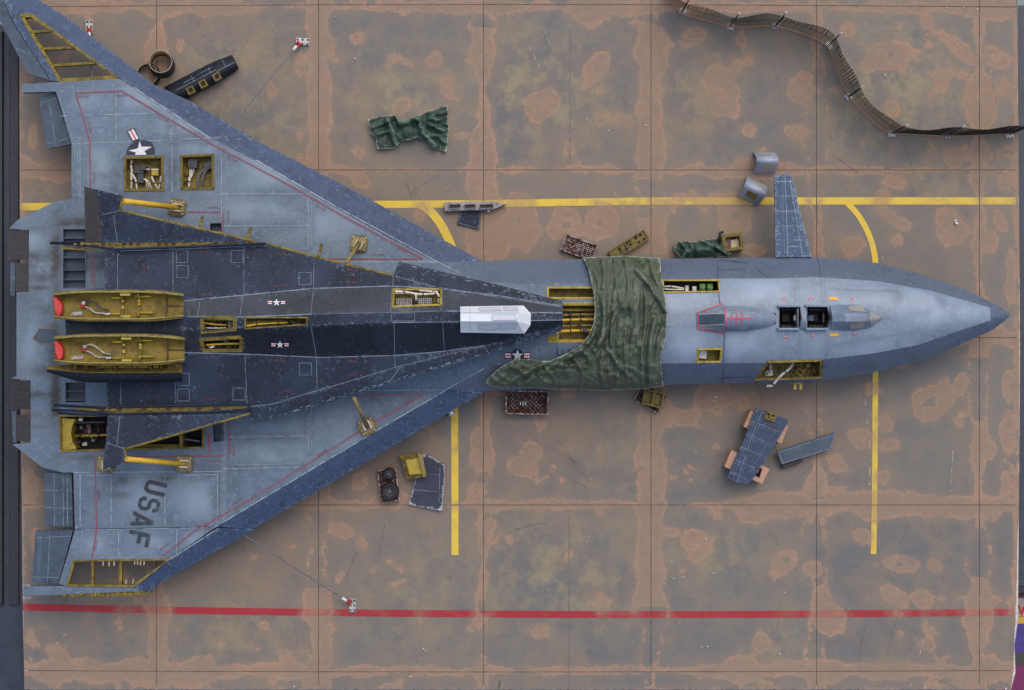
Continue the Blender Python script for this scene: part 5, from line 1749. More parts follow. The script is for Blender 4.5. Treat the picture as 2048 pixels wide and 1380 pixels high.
for cy, dx in ((611, 0), (699, 2)):
    z0 = 2.46
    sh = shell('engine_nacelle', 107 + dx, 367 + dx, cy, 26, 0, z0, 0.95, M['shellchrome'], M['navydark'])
    zb = z0 - 0.26
    for s_ in (-1, 1):
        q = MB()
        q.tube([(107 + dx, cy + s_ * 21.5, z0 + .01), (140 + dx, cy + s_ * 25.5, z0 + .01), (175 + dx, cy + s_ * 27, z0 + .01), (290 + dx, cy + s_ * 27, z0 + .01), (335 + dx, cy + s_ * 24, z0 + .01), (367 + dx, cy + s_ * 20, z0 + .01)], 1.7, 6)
        q.build('rim_light_tube', M['rimlight'], sh)  # pale tube added to paint brighter light along the shell edge
    q = MB()                         # red blanking cover in the mouth
    pts = [(105 + dx, cy - 18.5), (113 + dx, cy - 17), (121 + dx, cy - 9), (125 + dx, cy), (125 + dx, cy + 10), (121 + dx, cy + 20), (113 + dx, cy + 23), (108 + dx, cy + 8)]
    q.slab3(pts, [z0 + .02, z0 + .02, z0 + .0, z0 - .04, z0 - .0, z0 + .02, z0 + .02, z0 + 0.05], 0.14)
    bmesh.ops.bevel(q.bm, geom=[e for e in q.bm.edges], offset=0.02, segments=2, affect='EDGES')
    q.build('mouth_cover', M['red'], sh)
    for xx in (243, 276):            # frames inside
        q = MB()
        q.tube([(xx + dx, cy - 23, z0 - .06), (xx + 2 + dx, cy - 12, z0 - .18), (xx + dx + 4, cy, zb + .06), (xx + 2 + dx, cy + 12, z0 - .18), (xx + dx, cy + 22, z0 - .06)], 2.4, 8)
        q.build('bulkhead_ring', M['chrome'], sh)
        q = MB()
        q.box(xx + dx + 2, cy + (4 if xx == 243 else -4), 6, 7, zb + .02, zb + .12, 0, 0.01)
        q.box(xx + dx + 2, cy - 9, 5, 5, zb + .06, zb + .16, 0, 0.01)
        q.build('frame_lug', M['chromebright'], sh)
    q = MB()
    q.tube([(332 + dx, cy - 24, z0 - .04), (334 + dx, cy - 8, zb + .05), (334 + dx, cy + 8, zb + .05), (332 + dx, cy + 22, z0 - .04)], 1.0, 6)
    q.tube([(334 + dx, cy + 1, zb + .05), (366 + dx, cy + 1, zb + .1)], 0.8, 6)
    q.build('inner_seam', M['rustdark'], sh)
    for x0_, x1_, yy in ((222, 243, -15), (270, 303, -18), (272, 305, 14), (222, 240, 17)):
        q = MB()
        q.tube([(x0_ + dx, cy + yy, z0 - .13), (x1_ + dx, cy + yy, z0 - .13)], 1.5, 8)
        q.build('stringer', M['chromebright'], sh)
    for xx, yy in ((250, -22), (251, 22)):
        q = MB()
        q.box(xx + dx, cy + yy, 20, 5, z0 - .08, z0 + 0.0, 0, 0.008)
        q.build('mounting_pad', M['chromebright'], sh)
    hose(sh, [(167 + dx, cy - 6, zb + .1), (180 + dx, cy - 10, zb + .14), (192 + dx, cy - 4, zb + .12), (205 + dx, cy + 6, zb + .1), (219 + dx, cy + 10, zb + .1)], 1.4, 'darkgrey' if dx == 0 else 'silver')
    hose(sh, [(167 + dx, cy + 2, zb + .1), (180 + dx, cy + 6, zb + .12), (190 + dx, cy + 14, zb + .13), (212 + dx, cy + 16, zb + .12)], 1.3, 'silver')
    hose(sh, [(160 + dx, cy + 1.5, zb + .1), (172 + dx, cy + 2.5, zb + .1)], 2.2, 'red', 'red_plug')
    box(sh, 'hose_flange', 215 + dx, cy + 17, 10, 4, zb + .1, zb + .15, -6, 'silver')
    q = MB()
    q.cyl(167 + dx, cy - 5, 3.6, zb + .05, zb + .14, 12)
    q.build('hose_union', M['silver'], sh)
    q = MB()
    q.slab3([(140 + dx, cy + 13), (165 + dx, cy + 12), (163 + dx, cy + 19), (141 + dx, cy + 20)], [zb + .06, zb + .06, zb + .12, zb + .12], 0.01)
    q.build('data_plate', M['silver'], sh)
sh = shell('nacelle_cover', 94, 364, 735, 25, 72, 2.32, 1.0, M['chrome'], M['navydark'], 0.22, 0.92, 0.03, (-88, 88))
for xx in (150, 172, 195, 230, 262, 300, 322, 338):
    box(sh, 'cover_rib', xx, 733, 4, 9, 2.1, 2.30, 0, 'chrome')
for xx, w in ((205, 12), (218, 18), (255, 40), (286, 20), (312, 10)):
    box(sh, 'cover_panel', xx, 733, w, 6, 2.12, 2.22, 0, 'chromebright')

# white masked canopy
q = MB()
TL, TR, RT, RB, BRr, BLf = (920, 613), (1047, 612), (1062, 628), (1061, 650), (1049, 667), (921, 665)
low = [(920, 613, 2.44), (1047, 611, 2.40), (1062, 628, 2.36), (1061, 650, 2.36), (1049, 667, 2.34), (921, 665, 2.42)]
ri1 = [(921, 625, 2.70), (1035, 625, 2.68), (1057, 630, 2.42), (1056, 648, 2.42), (1034, 643, 2.68), (921, 643, 2.70)]
lv = [q.bm.verts.new(W(*p)) for p in low]
rv = [q.bm.verts.new(W(*p)) for p in ri1]
n = 6
for k in range(n):
    l = (k + 1) % n
    q.face([lv[k], lv[l], rv[l], rv[k]])
    q.face([q.bm.verts.new((lv[k].co.x, lv[k].co.y, 2.0)), q.bm.verts.new((lv[l].co.x, lv[l].co.y, 2.0)), lv[l], lv[k]])
q.face([rv[0], rv[1], rv[4], rv[5]])
q.face([rv[1], rv[2], rv[3], rv[4]])
bmesh.ops.recalc_face_normals(q.bm, faces=q.bm.faces[:])
cano = q.build('masked_canopy', M['maskwhite'], dart)


def hcanopy(x, y):
    x = np.asarray(x, float)
    y = np.asarray(y, float)
    z = np.where(y < 625, 2.43 + (y - 612) / 13 * .265, np.where(y > 643, 2.39 + (666 - y) / 23 * .305, 2.695))
    return z


for poly, hl, mt in (([(985, 629), (1030, 629), (1034, 640), (985, 640)], .012, 'maskpane'), ([(957, 649), (1000, 648), (995, 660), (957, 660)], .012, 'maskpane'), ([(1005, 648), (1036, 646), (1030, 657), (1000, 660)], .012, 'maskpane'),
                     ([(957, 615), (1000, 614), (1003, 621), (960, 622)], .014, 'maskpane'), ([(1006, 614), (1034, 614), (1037, 621), (1010, 621)], .014, 'maskpane')):
    sheet('canopy_pane', poly, up(hcanopy, hl), 0.01, M[mt], cano, grid=5, smooth=False)

q = MB()
for poly in ([(985, 629), (1030, 629), (1034, 640), (985, 640)], [(957, 649), (1000, 648), (995, 660), (957, 660)], [(1005, 648), (1036, 646), (1030, 657), (1000, 660)], [(957, 615), (1000, 614), (1003, 621), (960, 622)], [(1006, 614), (1034, 614), (1037, 621), (1010, 621)]):
    for a, b in zip(poly, poly[1:] + poly[:1]):
        ribbon(q, [a, b], 0.8, hcanopy, 0.018)
for a in ([(921, 625), (1035, 625)], [(921, 643), (1034, 643)], [(940, 614), (941, 664)]):
    ribbon(q, a, 0.9, hcanopy, 0.018)
q.build('canopy_seam', plain('canopy_seam_wash', hx(172, 184, 202), hx(190, 202, 216), 9, 0.6), cano, 'stuff')


# seams and markings on the dark craft
q = MB()
for s in ([(235, 500), (235, 583)], [(346, 495), (346, 582)], [(488, 489), (488, 590)], [(628, 516), (627, 577), (622, 626)], [(787, 553), (785, 572), (781, 624)], [(240, 718), (242, 811)], [(349, 715), (352, 808)], [(490, 709), (494, 810)], [(633, 715), (634, 779)], [(788, 645), (790, 733)], [(800, 735), (777, 766)][::-1],
          [(622, 652), (633, 715)], [(885, 580), (882, 622)], [(885, 645), (889, 702)], [(968, 691), (978, 708)], [(895, 622), (880, 622)], [(400, 603), (395, 632)], [(486, 592), (480, 630)], [(790, 735), (545, 808)], [(545, 808), (500, 813)], [(970, 691), (790, 735)], [(880, 575), (985, 593), (1122, 614)], [(790, 552), (870, 574)]):
    ribbon(q, s, 1.0, hfs, 0.012)
for cx, cy, w in ((364, 513, 23), (365, 543, 23), (474, 513, 24), (610, 557, 24), (367, 759, 23), (367, 790, 23), (478, 788, 24), (611, 738, 24), (806, 634, 46)):
    h = 24 if w < 40 else 16
    P = [(cx - w / 2, cy - h / 2), (cx + w / 2, cy - h / 2), (cx + w / 2, cy + h / 2), (cx - w / 2, cy + h / 2)]
    for a, b in zip(P, P[1:] + P[:1]):
        ribbon(q, [a, b], 0.9, hfs, 0.012)
for a in ([(233, 449), (229, 431)], [(235, 484), (226, 430)], [(200, 431), (240, 421)]):
    ribbon(q, a, 0.9, hfu, 0.012)
for a in ([(240, 831), (234, 890)], [(212, 886), (248, 897)]):
    ribbon(q, a, 0.9, hfl, 0.012)
q.build('panel_seam', M['seamblue'], dart, 'stuff')
q = MB()
for s in (bend_u, [(885, 578), (1000, 592), (1124, 612)], bend_l, sp_u, [(487, 634), (625, 628), (785, 625), (900, 622)], [(532, 491), (380, 497), (240, 502)], [(240, 812), (500, 812)], [(785, 645), (900, 644), (1122, 640)]):
    ribbon(q, s, 1.9, hfs, 0.016)
for k in range(40):
    x = random.uniform(560, 960)
    t = (x - 507) / 473
    y = 848 - t * 143 - random.uniform(1, 5)
    ribbon(q, [(x, y), (x + random.uniform(2, 9), y - random.uniform(0, 2.5))], random.uniform(.8, 1.8), hfs, 0.018)
for k in range(24):
    x = random.uniform(820, 1100)
    y = 523 + (x - 798) * 0.243 + random.uniform(2, 6)
    ribbon(q, [(x, y), (x + random.uniform(2, 9), y + random.uniform(0, 2.5))], random.uniform(.8, 1.8), hfs, 0.018)
q.build('chipped_edge', M['seamblue'], dart, 'stuff')
q = MB()
for cx, cy in ((290, 650), (322, 650), (361, 650)):
    P = disc(cx, cy, 10, 20)
    for a, b in zip(P, P[1:] + P[:1]):
        ribbon(q, [a, b], 0.7, hfs, 0.012)
q.build('round_seam', M['seamdark'], dart, 'stuff')
for cx, cy in ((553, 605), (560, 689.5)):
    insignia(cx, cy, 8.5, 0, hfs, dart, blue=False)
for cx, cy, a in ((567, 510, 8), (705, 541, 10), (703, 565, 2), (561, 572, -3), (415, 589, -5), (408, 503, 0), (287, 537, 90), (421, 716, 0), (561, 722, 3), (703, 724, 0), (706, 748, -14), (569, 783, -8), (420, 798, 0), (291, 765, 90)):
    lettering('stencil_marking', 'NO STEP', cx, cy, 4.0, a, hfs, 'redtext', dart)


# ================================================================ support jacks
def jack(label, pad, foot, r, mat, ang, arm):
    z = zc(*pad)
    t = empty('support_jack', label, 'jack', pad[0], pad[1], z, 'yellow support jacks between the two aircraft')
    q = MB()
    s = 17
    P = rot([(-s + 6, -s), (s - 6, -s), (s, -s + 6), (s, s - 6), (s - 6, s), (-s + 6, s), (-s, s - 6), (-s, -s + 6)], pad[0], pad[1], ang)
    zz = [zc(*p) + 0.06 for p in P]
    q.slab3(P, zz, 0.045)
    pl = q.build('foot_pad', M['chrome'], t)
    q = MB()
    hz = lambda x, y: hfc(x, y) + 0.06
    for k in range(-3, 4):
        for d in (45, 135):
            L = 14 - abs(k) * 2
            ribbon(q, rot([(-L, k * 4.2), (L, k * 4.2)], pad[0], pad[1], ang + d), 1.0, hz, 0.010)
    q.build('tread_bar', M['sand'], pl, 'stuff')
    for s_ in (-1, 1):
        c = rot([(2, s_ * 6.5)], pad[0], pad[1], arm)[0]
        q = MB()
        q.box(c[0], c[1], 17, 2.6, z + .07, z + .22, arm, 0.01)
        q.build('clevis_plate', M['white' if pad[1] > 700 else 'sand'], t)
    if foot:
        q = MB()
        q.tube([(pad[0], pad[1], z + 0.16), foot], r, 12)
        q.build('strut_tube', M[mat], t)
    q = MB()
    for u, v in ((-12, -12), (12, -12), (12, 12), (-12, 12)):
        c = rot([(u, v)], pad[0], pad[1], ang)[0]
        q.cyl(c[0], c[1], 1.6, z + .05, z + .10, 8)
    q.build('pad_bolt', M['silver'], pl, 'stuff')
    return t


jack('bright yellow strut and pad propping the upper folded wing near the roundel', (354, 415), (247, 402, 2.10), 5.2, 'yellowtube', 6, 188)
jack('bright yellow strut and pad propping the lower folded wing tip above the USAF lettering', (368, 928), (252, 918, 2.12), 5.2, 'yellowtube', 2, 184)
jack('short worn yellow strut and pad on the upper wing beside the dark craft', (718, 487), (692, 527, 1.92), 3.6, 'oldtube', 5, 120)
jack('worn yellow strut and pad at the red line on the lower wing', (734, 853), (708, 796, 1.92), 3.6, 'oldtube', -22, 245)
jack('yellow tread pad half hidden below the lower dark wing tip', (211, 928), (216, 918, 2.05), 4.2, 'oldtube', 2, 90)

# ================================================================ tarpaulins
TARP = [(1166, 515), (1215, 513), (1250, 511), (1290, 515), (1320, 516), (1322, 545), (1328, 580), (1333, 610), (1334, 650), (1329, 685), (1321, 710), (1323, 740), (1327, 772), (1290, 778), (1240, 780), (1200, 782), (1160, 779), (1110, 779), (1040, 777), (985, 773), (972, 766), (976, 756), (1000, 735),
        (1030, 719), (1060, 718), (1078, 722), (1100, 722), (1118, 714), (1140, 704), (1160, 692), (1178, 670), (1188, 645), (1190, 620), (1188, 590), (1182, 560), (1176, 535)]
FOLDS = [([(1208, 520), (1209, 600), (1212, 640), (1206, 670), (1190, 700)], 5, .10), ([(1195, 560), (1207, 640), (1195, 690)], 4, .07), ([(1275, 540), (1300, 570), (1322, 605), (1330, 620)], 5, .10), ([(1300, 520), (1312, 560), (1325, 600)], 4, .07),
         ([(1244, 612), (1232, 625), (1215, 660), (1200, 690)], 4, .06), ([(1262, 600), (1268, 640), (1264, 680)], 5, .07), ([(1275, 600), (1276, 690)], 4, .06), ([(1310, 640), (1300, 690), (1302, 772)], 5, .08), ([(1322, 660), (1312, 700), (1310, 772)], 4, .07),
         ([(1180, 720), (1160, 700), (1130, 715), (1060, 740), (1010, 772)], 5, .09), ([(1205, 706), (1202, 740), (1210, 776)], 4, .08), ([(1215, 700), (1250, 745), (1262, 752)], 4, .07), ([(1170, 735), (1110, 730), (1060, 760), (1035, 775)], 4, .07),
         ([(1228, 515), (1232, 560), (1226, 600)], 3, .06), ([(1252, 530), (1258, 570), (1256, 596)], 3, .06), ([(1290, 580), (1292, 640), (1284, 700), (1286, 770)], 3.5, .08), ([(1225, 640), (1222, 690), (1236, 740), (1232, 778)], 3.5, .07), ([(1252, 660), (1250, 710), (1258, 776)], 3, .06), ([(1150, 720), (1165, 745), (1160, 778)], 3.5, .07), ([(1090, 735), (1110, 760), (1108, 777)], 3, .06), ([(1140, 712), (1090, 745), (1075, 776)], 3, .06),
         ([(985, 758), (1010, 770), (1025, 776)], 4, .06), ([(1020, 730), (1055, 750), (1062, 748)], 4, .06), ([(1190, 660), (1172, 690), (1120, 730)], 4, .07), ([(1235, 560), (1240, 600)], 4, .04), ([(1250, 520), (1290, 560)], 6, .05), ([(1180, 530), (1200, 560), (1205, 575)], 5, .06)]


def folds(x, y, F):
    z = np.zeros(np.shape(x))
    for pts, w, h in F:
        d = pdist(x, y, smooth_path(pts, 4), False)
        z = z + h * np.exp(-(d / w) ** 2) - h * 0.6 * np.exp(-((d - w * 1.9) / (w * 0.9)) ** 2)
    return z


def ridged(x, y, sc, seed, p=2.0):
    n = 1 - np.abs(fbm(x, y, sc, seed, 3) * 2 - 1) * 1.8
    return np.clip(n, 0, 1) ** p


def htarp(x, y):
    x = np.asarray(x, float)
    y = np.asarray(y, float)
    base = np.maximum(hfc(x, np.clip(y, 522, 768)), 1.0) + 0.13
    base = base + 0.05 * ((x < 1215) & (y > 600) & (y < 690))
    over = np.maximum(np.maximum(520 - y, y - 768), 0)
    base = base - over * 0.035
    bump = 0.24 * np.exp(-(((x - 1256) / 15) ** 2 + ((y - 612) / 14) ** 2)) + 0.12 * np.exp(-(((x - 1240) / 20) ** 2 + ((y - 650) / 40) ** 2))
    up_ = np.clip((715 - y + (x - 1180) * 0.25) / 40, 0, 1)
    wr = up_ * (0.13 * ridged(x * 1.3 + y * 0.25, y * 0.32, 26, 700) + 0.05 * ridged(x + y * .4, y * 0.6, 12, 705))
    wr = wr + (1 - up_) * (0.13 * ridged(x * 0.5 + y * 0.6, y * 1.1 - x * .45, 26, 720) + 0.06 * ridged(x * .8 + y, y - x * .6, 12, 730))
    calm = 0.35 + 0.65 * fbm(x, y, 50, 760, 2)
    return base + bump + wr * calm + folds(x, y, FOLDS) * 0.9 + 0.012 * fbm(x, y, 5, 770, 2)


PT = {'pale': lambda x, y: np.clip(0.9 * np.exp(-(pdist(x, y, TARP) / 2.0)) + np.maximum(folds(x, y, FOLDS) - 0.05, 0) * 5, 0, 0.7)}  # pale hem, plus painted highlights where the folds rise
t = empty('green_tarpaulin', 'big wrinkled olive green tarpaulin draped across the grey fuselage', 'tarpaulin', 1240, 650, 1.5)
sheet('tarp_sheet', TARP, htarp, 0.02, M['tarp'], t, grid=2.7, attrs=PT, wear=2.2)

T2 = [(737, 238), (760, 233), (790, 231), (797, 241), (815, 238), (838, 231), (860, 222), (885, 213), (895, 212), (896, 240), (897, 262), (894, 290), (892, 303), (875, 299), (862, 294), (845, 280), (836, 273), (820, 279), (804, 281), (793, 291), (786, 297), (755, 297), (753, 290), (752, 275), (740, 266)]
F2 = [([(775, 238), (782, 262), (793, 290)], 5, .12), ([(835, 235), (845, 262), (870, 292)], 6, .13), ([(833, 236), (880, 240)], 4, .09), ([(835, 240), (890, 262)], 4, .10), ([(840, 250), (890, 285)], 4, .08), ([(745, 255), (780, 240)], 4, .07), ([(750, 270), (775, 262)], 4, .07), ([(800, 246), (830, 238)], 6, .10), ([(782, 250), (800, 278)], 4, .07), ([(860, 232), (893, 222)], 4, .07), ([(855, 250), (893, 248)], 3, .06), ([(858, 272), (893, 270)], 3, .06)]
ht2 = lambda x, y: 0.14 + 0.16 * np.exp(-(((np.asarray(x) - 815) / 50) ** 2 + ((np.asarray(y) - 258) / 20) ** 2)) + folds(x, y, F2) + (fbm(x, y, 18, 800, 4) - 0.5) * 0.18
t = empty('green_tarpaulin', 'crumpled dark green tarpaulin pinched in the middle, lying alone on the concrete', 'tarpaulin', 817, 258)
sheet('tarp_sheet', T2, ht2, 0.1, M['tarpdark'], t, wear=0.4, grid=3.4, attrs={'pale': lambda x, y: np.clip(folds(x, y, F2) * 5, 0, .8)})  # fold crests made paler as painted highlights

# box with its own cover, beside the fuselage
t = empty('instrument_crate', 'dirty yellow open crate poking out of a small green cover', 'crate', 1462, 487)
q = MB()
q.frame(1466, 484, 41, 34, 6, 0.0, 0.28, -8)
q.build('crate_wall', M['chromedark'], t)
q = MB()
q.box(1466, 484, 36, 29, 0.0, 0.06, -8)
q.build('crate_floor', M['rust'], t)
box(t, 'pale_liner', 1470, 487, 17, 16, .06, .14, -6, 'sand')
q = MB()
q.tube([(1441, 490, .2), (1438, 478, .3), (1440, 466, .32), (1446, 464, .3)], 2.6, 8)
q.build('bent_pipe', M['black'], t)
T3 = [(1350, 489), (1356, 484), (1370, 482), (1385, 484), (1402, 481), (1422, 478), (1434, 476), (1442, 484), (1452, 497), (1463, 506), (1455, 512), (1440, 515), (1400, 517), (1362, 518), (1357, 508), (1350, 503)]
F3 = [([(1362, 485), (1372, 500), (1366, 516)], 4, .09), ([(1405, 482), (1430, 492), (1455, 508)], 4, .09), ([(1425, 480), (1440, 500)], 3, .06), ([(1380, 490), (1378, 515)], 4, .06)]
ht3 = lambda x, y: 0.22 + 0.22 * np.exp(-(((np.asarray(x) - 1410) / 40) ** 2 + ((np.asarray(y) - 498) / 14) ** 2)) + folds(x, y, F3) + (fbm(x, y, 16, 840, 4) - 0.5) * 0.16
t = empty('green_tarpaulin', 'small dark green cover rolled over the yellow crate next to the fuselage', 'tarpaulin', 1405, 498)
sheet('tarp_sheet', T3, ht3, 0.2, M['tarpdark'], t, wear=0.4, grid=3.2, attrs={'pale': lambda x, y: np.clip(folds(x, y, F3) * 5, 0, .8)})  # highlights painted along the raised folds

# ================================================================ slatted fence
FP = [(1325, -12), (1338, 2), (1371, 29), (1420, 43), (1457, 53), (1490, 54), (1536, 52), (1576, 58), (1631, 78), (1650, 89), (1661, 105), (1672, 135), (1684, 165), (1698, 194), (1714, 213), (1740, 238), (1776, 264), (1816, 268), (1893, 272), (1960, 270), (2016, 267), (2044, 260)]
fence = empty('slatted_fence', 'low winding fence of thin brown slats on steel posts at the apron corner', 'fence', 1690, 180)
path = np.array(resample(smooth_path(FP, 8), 1.0, False))
acc = np.concatenate([[0], np.cumsum(np.hypot(*np.diff(path, axis=0).T))])
NS = 280
sl_mat = plain('dark_fence_slat', hx(40, 34, 29), hx(30, 26, 24), 18, 0.85)
slat_me = None
for k in range(NS):
    dd = acc[-1] * (k + 0.5) / NS
    x = float(np.interp(dd, acc, path[:, 0]))
    y = float(np.interp(dd, acc, path[:, 1]))
    x2 = float(np.interp(dd + 2, acc, path[:, 0]))
    y2 = float(np.interp(dd + 2, acc, path[:, 1]))
    ang = math.atan2(-(y2 - y), x2 - x)
    if slat_me is None:
        bm = bmesh.new()
        bmesh.ops.create_cube(bm, size=1, matrix=Matrix.Translation((0, 0, 0.5)) @ Matrix.Diagonal((0.017, 0.008, 0.97, 1)))
        slat_me = bpy.data.meshes.new('slat')
        bm.to_mesh(slat_me)
        bm.free()
        slat_me.materials.append(sl_mat)
    o = bpy.data.objects.new('slat', slat_me)
    COL.objects.link(o)
    o.parent = fence
    w = 0.035 * math.sin(k * 0.16) + 0.02 * math.sin(k * 0.071)
    o.location = W(x, y, 0) + Vector((0, 0, 0.05)) - BASE[fence.name]
    o.rotation_euler = (w + random.uniform(-.003, .003), random.uniform(-.006, .006), ang)
    o.scale = (1, 1, 1 + random.uniform(-.01, .01))
q = MB()
q.tube([(a, b, 0.04) for a, b in path[::5]], 1.5, 6)
q.build('bottom_rail', M['railtan'], fence)
for zz in (0.62,):
    q = MB()
    k_ = (D) / D
    pts = []
    for a, b in path[::6]:
        p = W(a, b, 0)
        pts.append((p.x * 100 / ((D - zz) / D) + 1024, 690 - p.y * 100 / ((D - zz) / D), zz))
    q.tube(pts, 0.55, 5)
    q.build('binding_wire', sl_mat, fence)
for bx_, by_, a in ((1366, 22, 20), (1461, 52, 15), (1551, 51, 0), (1657, 90, 50), (1697, 193, 42), (1784, 267, 5), (1893, 269, 0), (2020, 269, -12)):
    q = MB()
    q.box(bx_, by_ + 1, 14, 11, 0, 0.03, a, 0.004)
    pb = q.build('post_base', M['starwhite'], fence)
    q = MB()
    p = W(bx_, by_, 0)
    zz = 1.16
    q.tube([(bx_, by_, 0.02), (p.x * 100 * D / (D - zz) + 1024, 690 - p.y * 100 * D / (D - zz), zz)], 1.3, 8)
    q.build('post', M['darkgrey'], pb)
    q = MB()
    z0, z1 = 1.12, 1.36
    q.tube([(p.x * 100 * D / (D - z0) + 1024, 690 - p.y * 100 * D / (D - z0), z0), (p.x * 100 * D / (D - z1) + 1024, 690 - p.y * 100 * D / (D - z1), z1)], 1.2, 8)
    q.build('post_cap', M['starwhite'], pb)
    q = MB()
    for u, v in ((-4, -3), (4, -3), (4, 4), (-4, 4)):
        c = rot([(u, v)], bx_, by_ + 1, a)[0]
        q.cyl(c[0], c[1], 1.2, .03, .05, 6)
    q.build('base_bolt', M['darkgrey'], pb, 'stuff')

# ================================================================ loose engine parts, top left
t = empty('engine_nacelle_half', 'dark blue tapered nacelle shell with three yellow framed openings beside the wing', 'nacelle', 415, 152)
ang = -27.5
cx, cy = 416, 152


def lp(u, v):
    return rot([(u, v)], cx, cy, ang)[0]


q = MB()
nu, na = 16, 14
rows = []
for i in range(nu + 1):
    u = -88 + 150 * i / nu
    w = 21 * (1 - 0.28 * max(0, (u - 10) / 52) ** 1.5)
    row = []
    for k in range(na + 1):
        a = math.pi * k / na
        v = -math.cos(a) * w
        zz = 0.05 + math.sin(a) * w / 100 * 1.25
        x, y = lp(u, v)
        row.append(q.bm.verts.new(W(x, y, zz)))
    rows.append(row)
for i in range(nu):
    for k in range(na):
        f = q.face([rows[i][k], rows[i + 1][k], rows[i + 1][k + 1], rows[i][k + 1]])
        f.smooth = True
q.face(rows[0])
q.face(rows[-1])
bmesh.ops.recalc_face_normals(q.bm, faces=q.bm.faces[:])
q.build('shell', M['navydark'], t)
for u in (-44, -16, 15):
    x, y = lp(u, 9)
    q = MB()
    q.frame(x, y, 15, 15, 3, .18, .33, ang)
    o = q.build('opening_frame', M['chromedark'], t)
    box(o, 'opening_floor', x, y, 9, 9, .2, .30, ang, 'void', 0)
    box(o, 'opening_strut', lp(u - 3, 6)[0], lp(u - 3, 6)[1], 3, 9, .2, .315, ang, 'rustdark', 0)
q = MB()
hn = lambda x, y: 0.05 + 0.21 * 1.25 * np.sqrt(np.clip(1 - (((np.asarray(y) - cy) * math.cos(R(ang)) - (np.asarray(x) - cx) * math.sin(R(ang))) / 21) ** 2, 0, 1))
for u0, u1, v in ((-70, 20, -4), (-50, -25, -10), (-20, 15, -12), (20, 60, 0)):
    ribbon(q, [lp(u0, v), lp(u1, v)], 0.9, hn, 0.02)
for u in (-30, 8, 40):
    ribbon(q, [lp(u, -16), lp(u, -2)], 0.9, hn, 0.02)
q.build('panel_seam', M['seamblue'], t, 'stuff')


def exhaust_ring(label, cx, cy, r, z0, z1, tiltx, tilty, mat_in):
    t = empty('exhaust_ring', label, 'ring', cx, cy, 0, 'exhaust rings behind the wing')
    q = MB()
    seg = 32
    P = W(cx, cy, (z0 + z1) / 2)
    rotm = Matrix.Rotation(R(tiltx), 4, 'X') @ Matrix.Rotation(R(tilty), 4, 'Y')
    ring = []
    h = (z1 - z0)
    for rr, zz in ((r * 1.0, h / 2), (r * 0.92, h / 2), (r * 0.94, -h / 2), (r * 1.12, -h / 2), (r * 1.13, 0)):
        ring.append([q.bm.verts.new(P + rotm @ Vector((rr / 100 * math.cos(2 * math.pi * k / seg), rr / 100 * math.sin(2 * math.pi * k / seg), zz))) for k in range(seg)])
    for a in range(5):
        b = (a + 1) % 5
        for k in range(seg):
            l = (k + 1) % seg
            f = q.face([ring[a][k], ring[a][l], ring[b][l], ring[b][k]])
            f.smooth = True
            f.material_index = 1 if a in (1,) else 0
    bmesh.ops.recalc_face_normals(q.bm, faces=q.bm.faces[:])
    o = q.build('ring_band', M['brownblack'], t)
    o.data.materials.append(M[mat_in])
    q = MB()
    for k in range(seg):
        l = (k + 1) % seg
        f = [(r * 1.005, k), (r * 1.005, l), (r * 0.97, l), (r * 0.97, k)]
        q.face([q.bm.verts.new(P + rotm @ Vector((a / 100 * math.cos(2 * math.pi * b / seg), a / 100 * math.sin(2 * math.pi * b / seg), h / 2 + .006))) for a, b in f])
    q.build('bright_lip', M['sand'], t, 'stuff')


exhaust_ring('dark open exhaust ring with a bright lip, the front of two', 323, 128, 22.5, 0.06, 0.42, -6, 6, 'oldtube')
exhaust_ring('dark exhaust ring with yellow inner side half hidden behind the other ring', 296, 150, 21, 0.04, 0.22, 0, 0, 'chromedark')

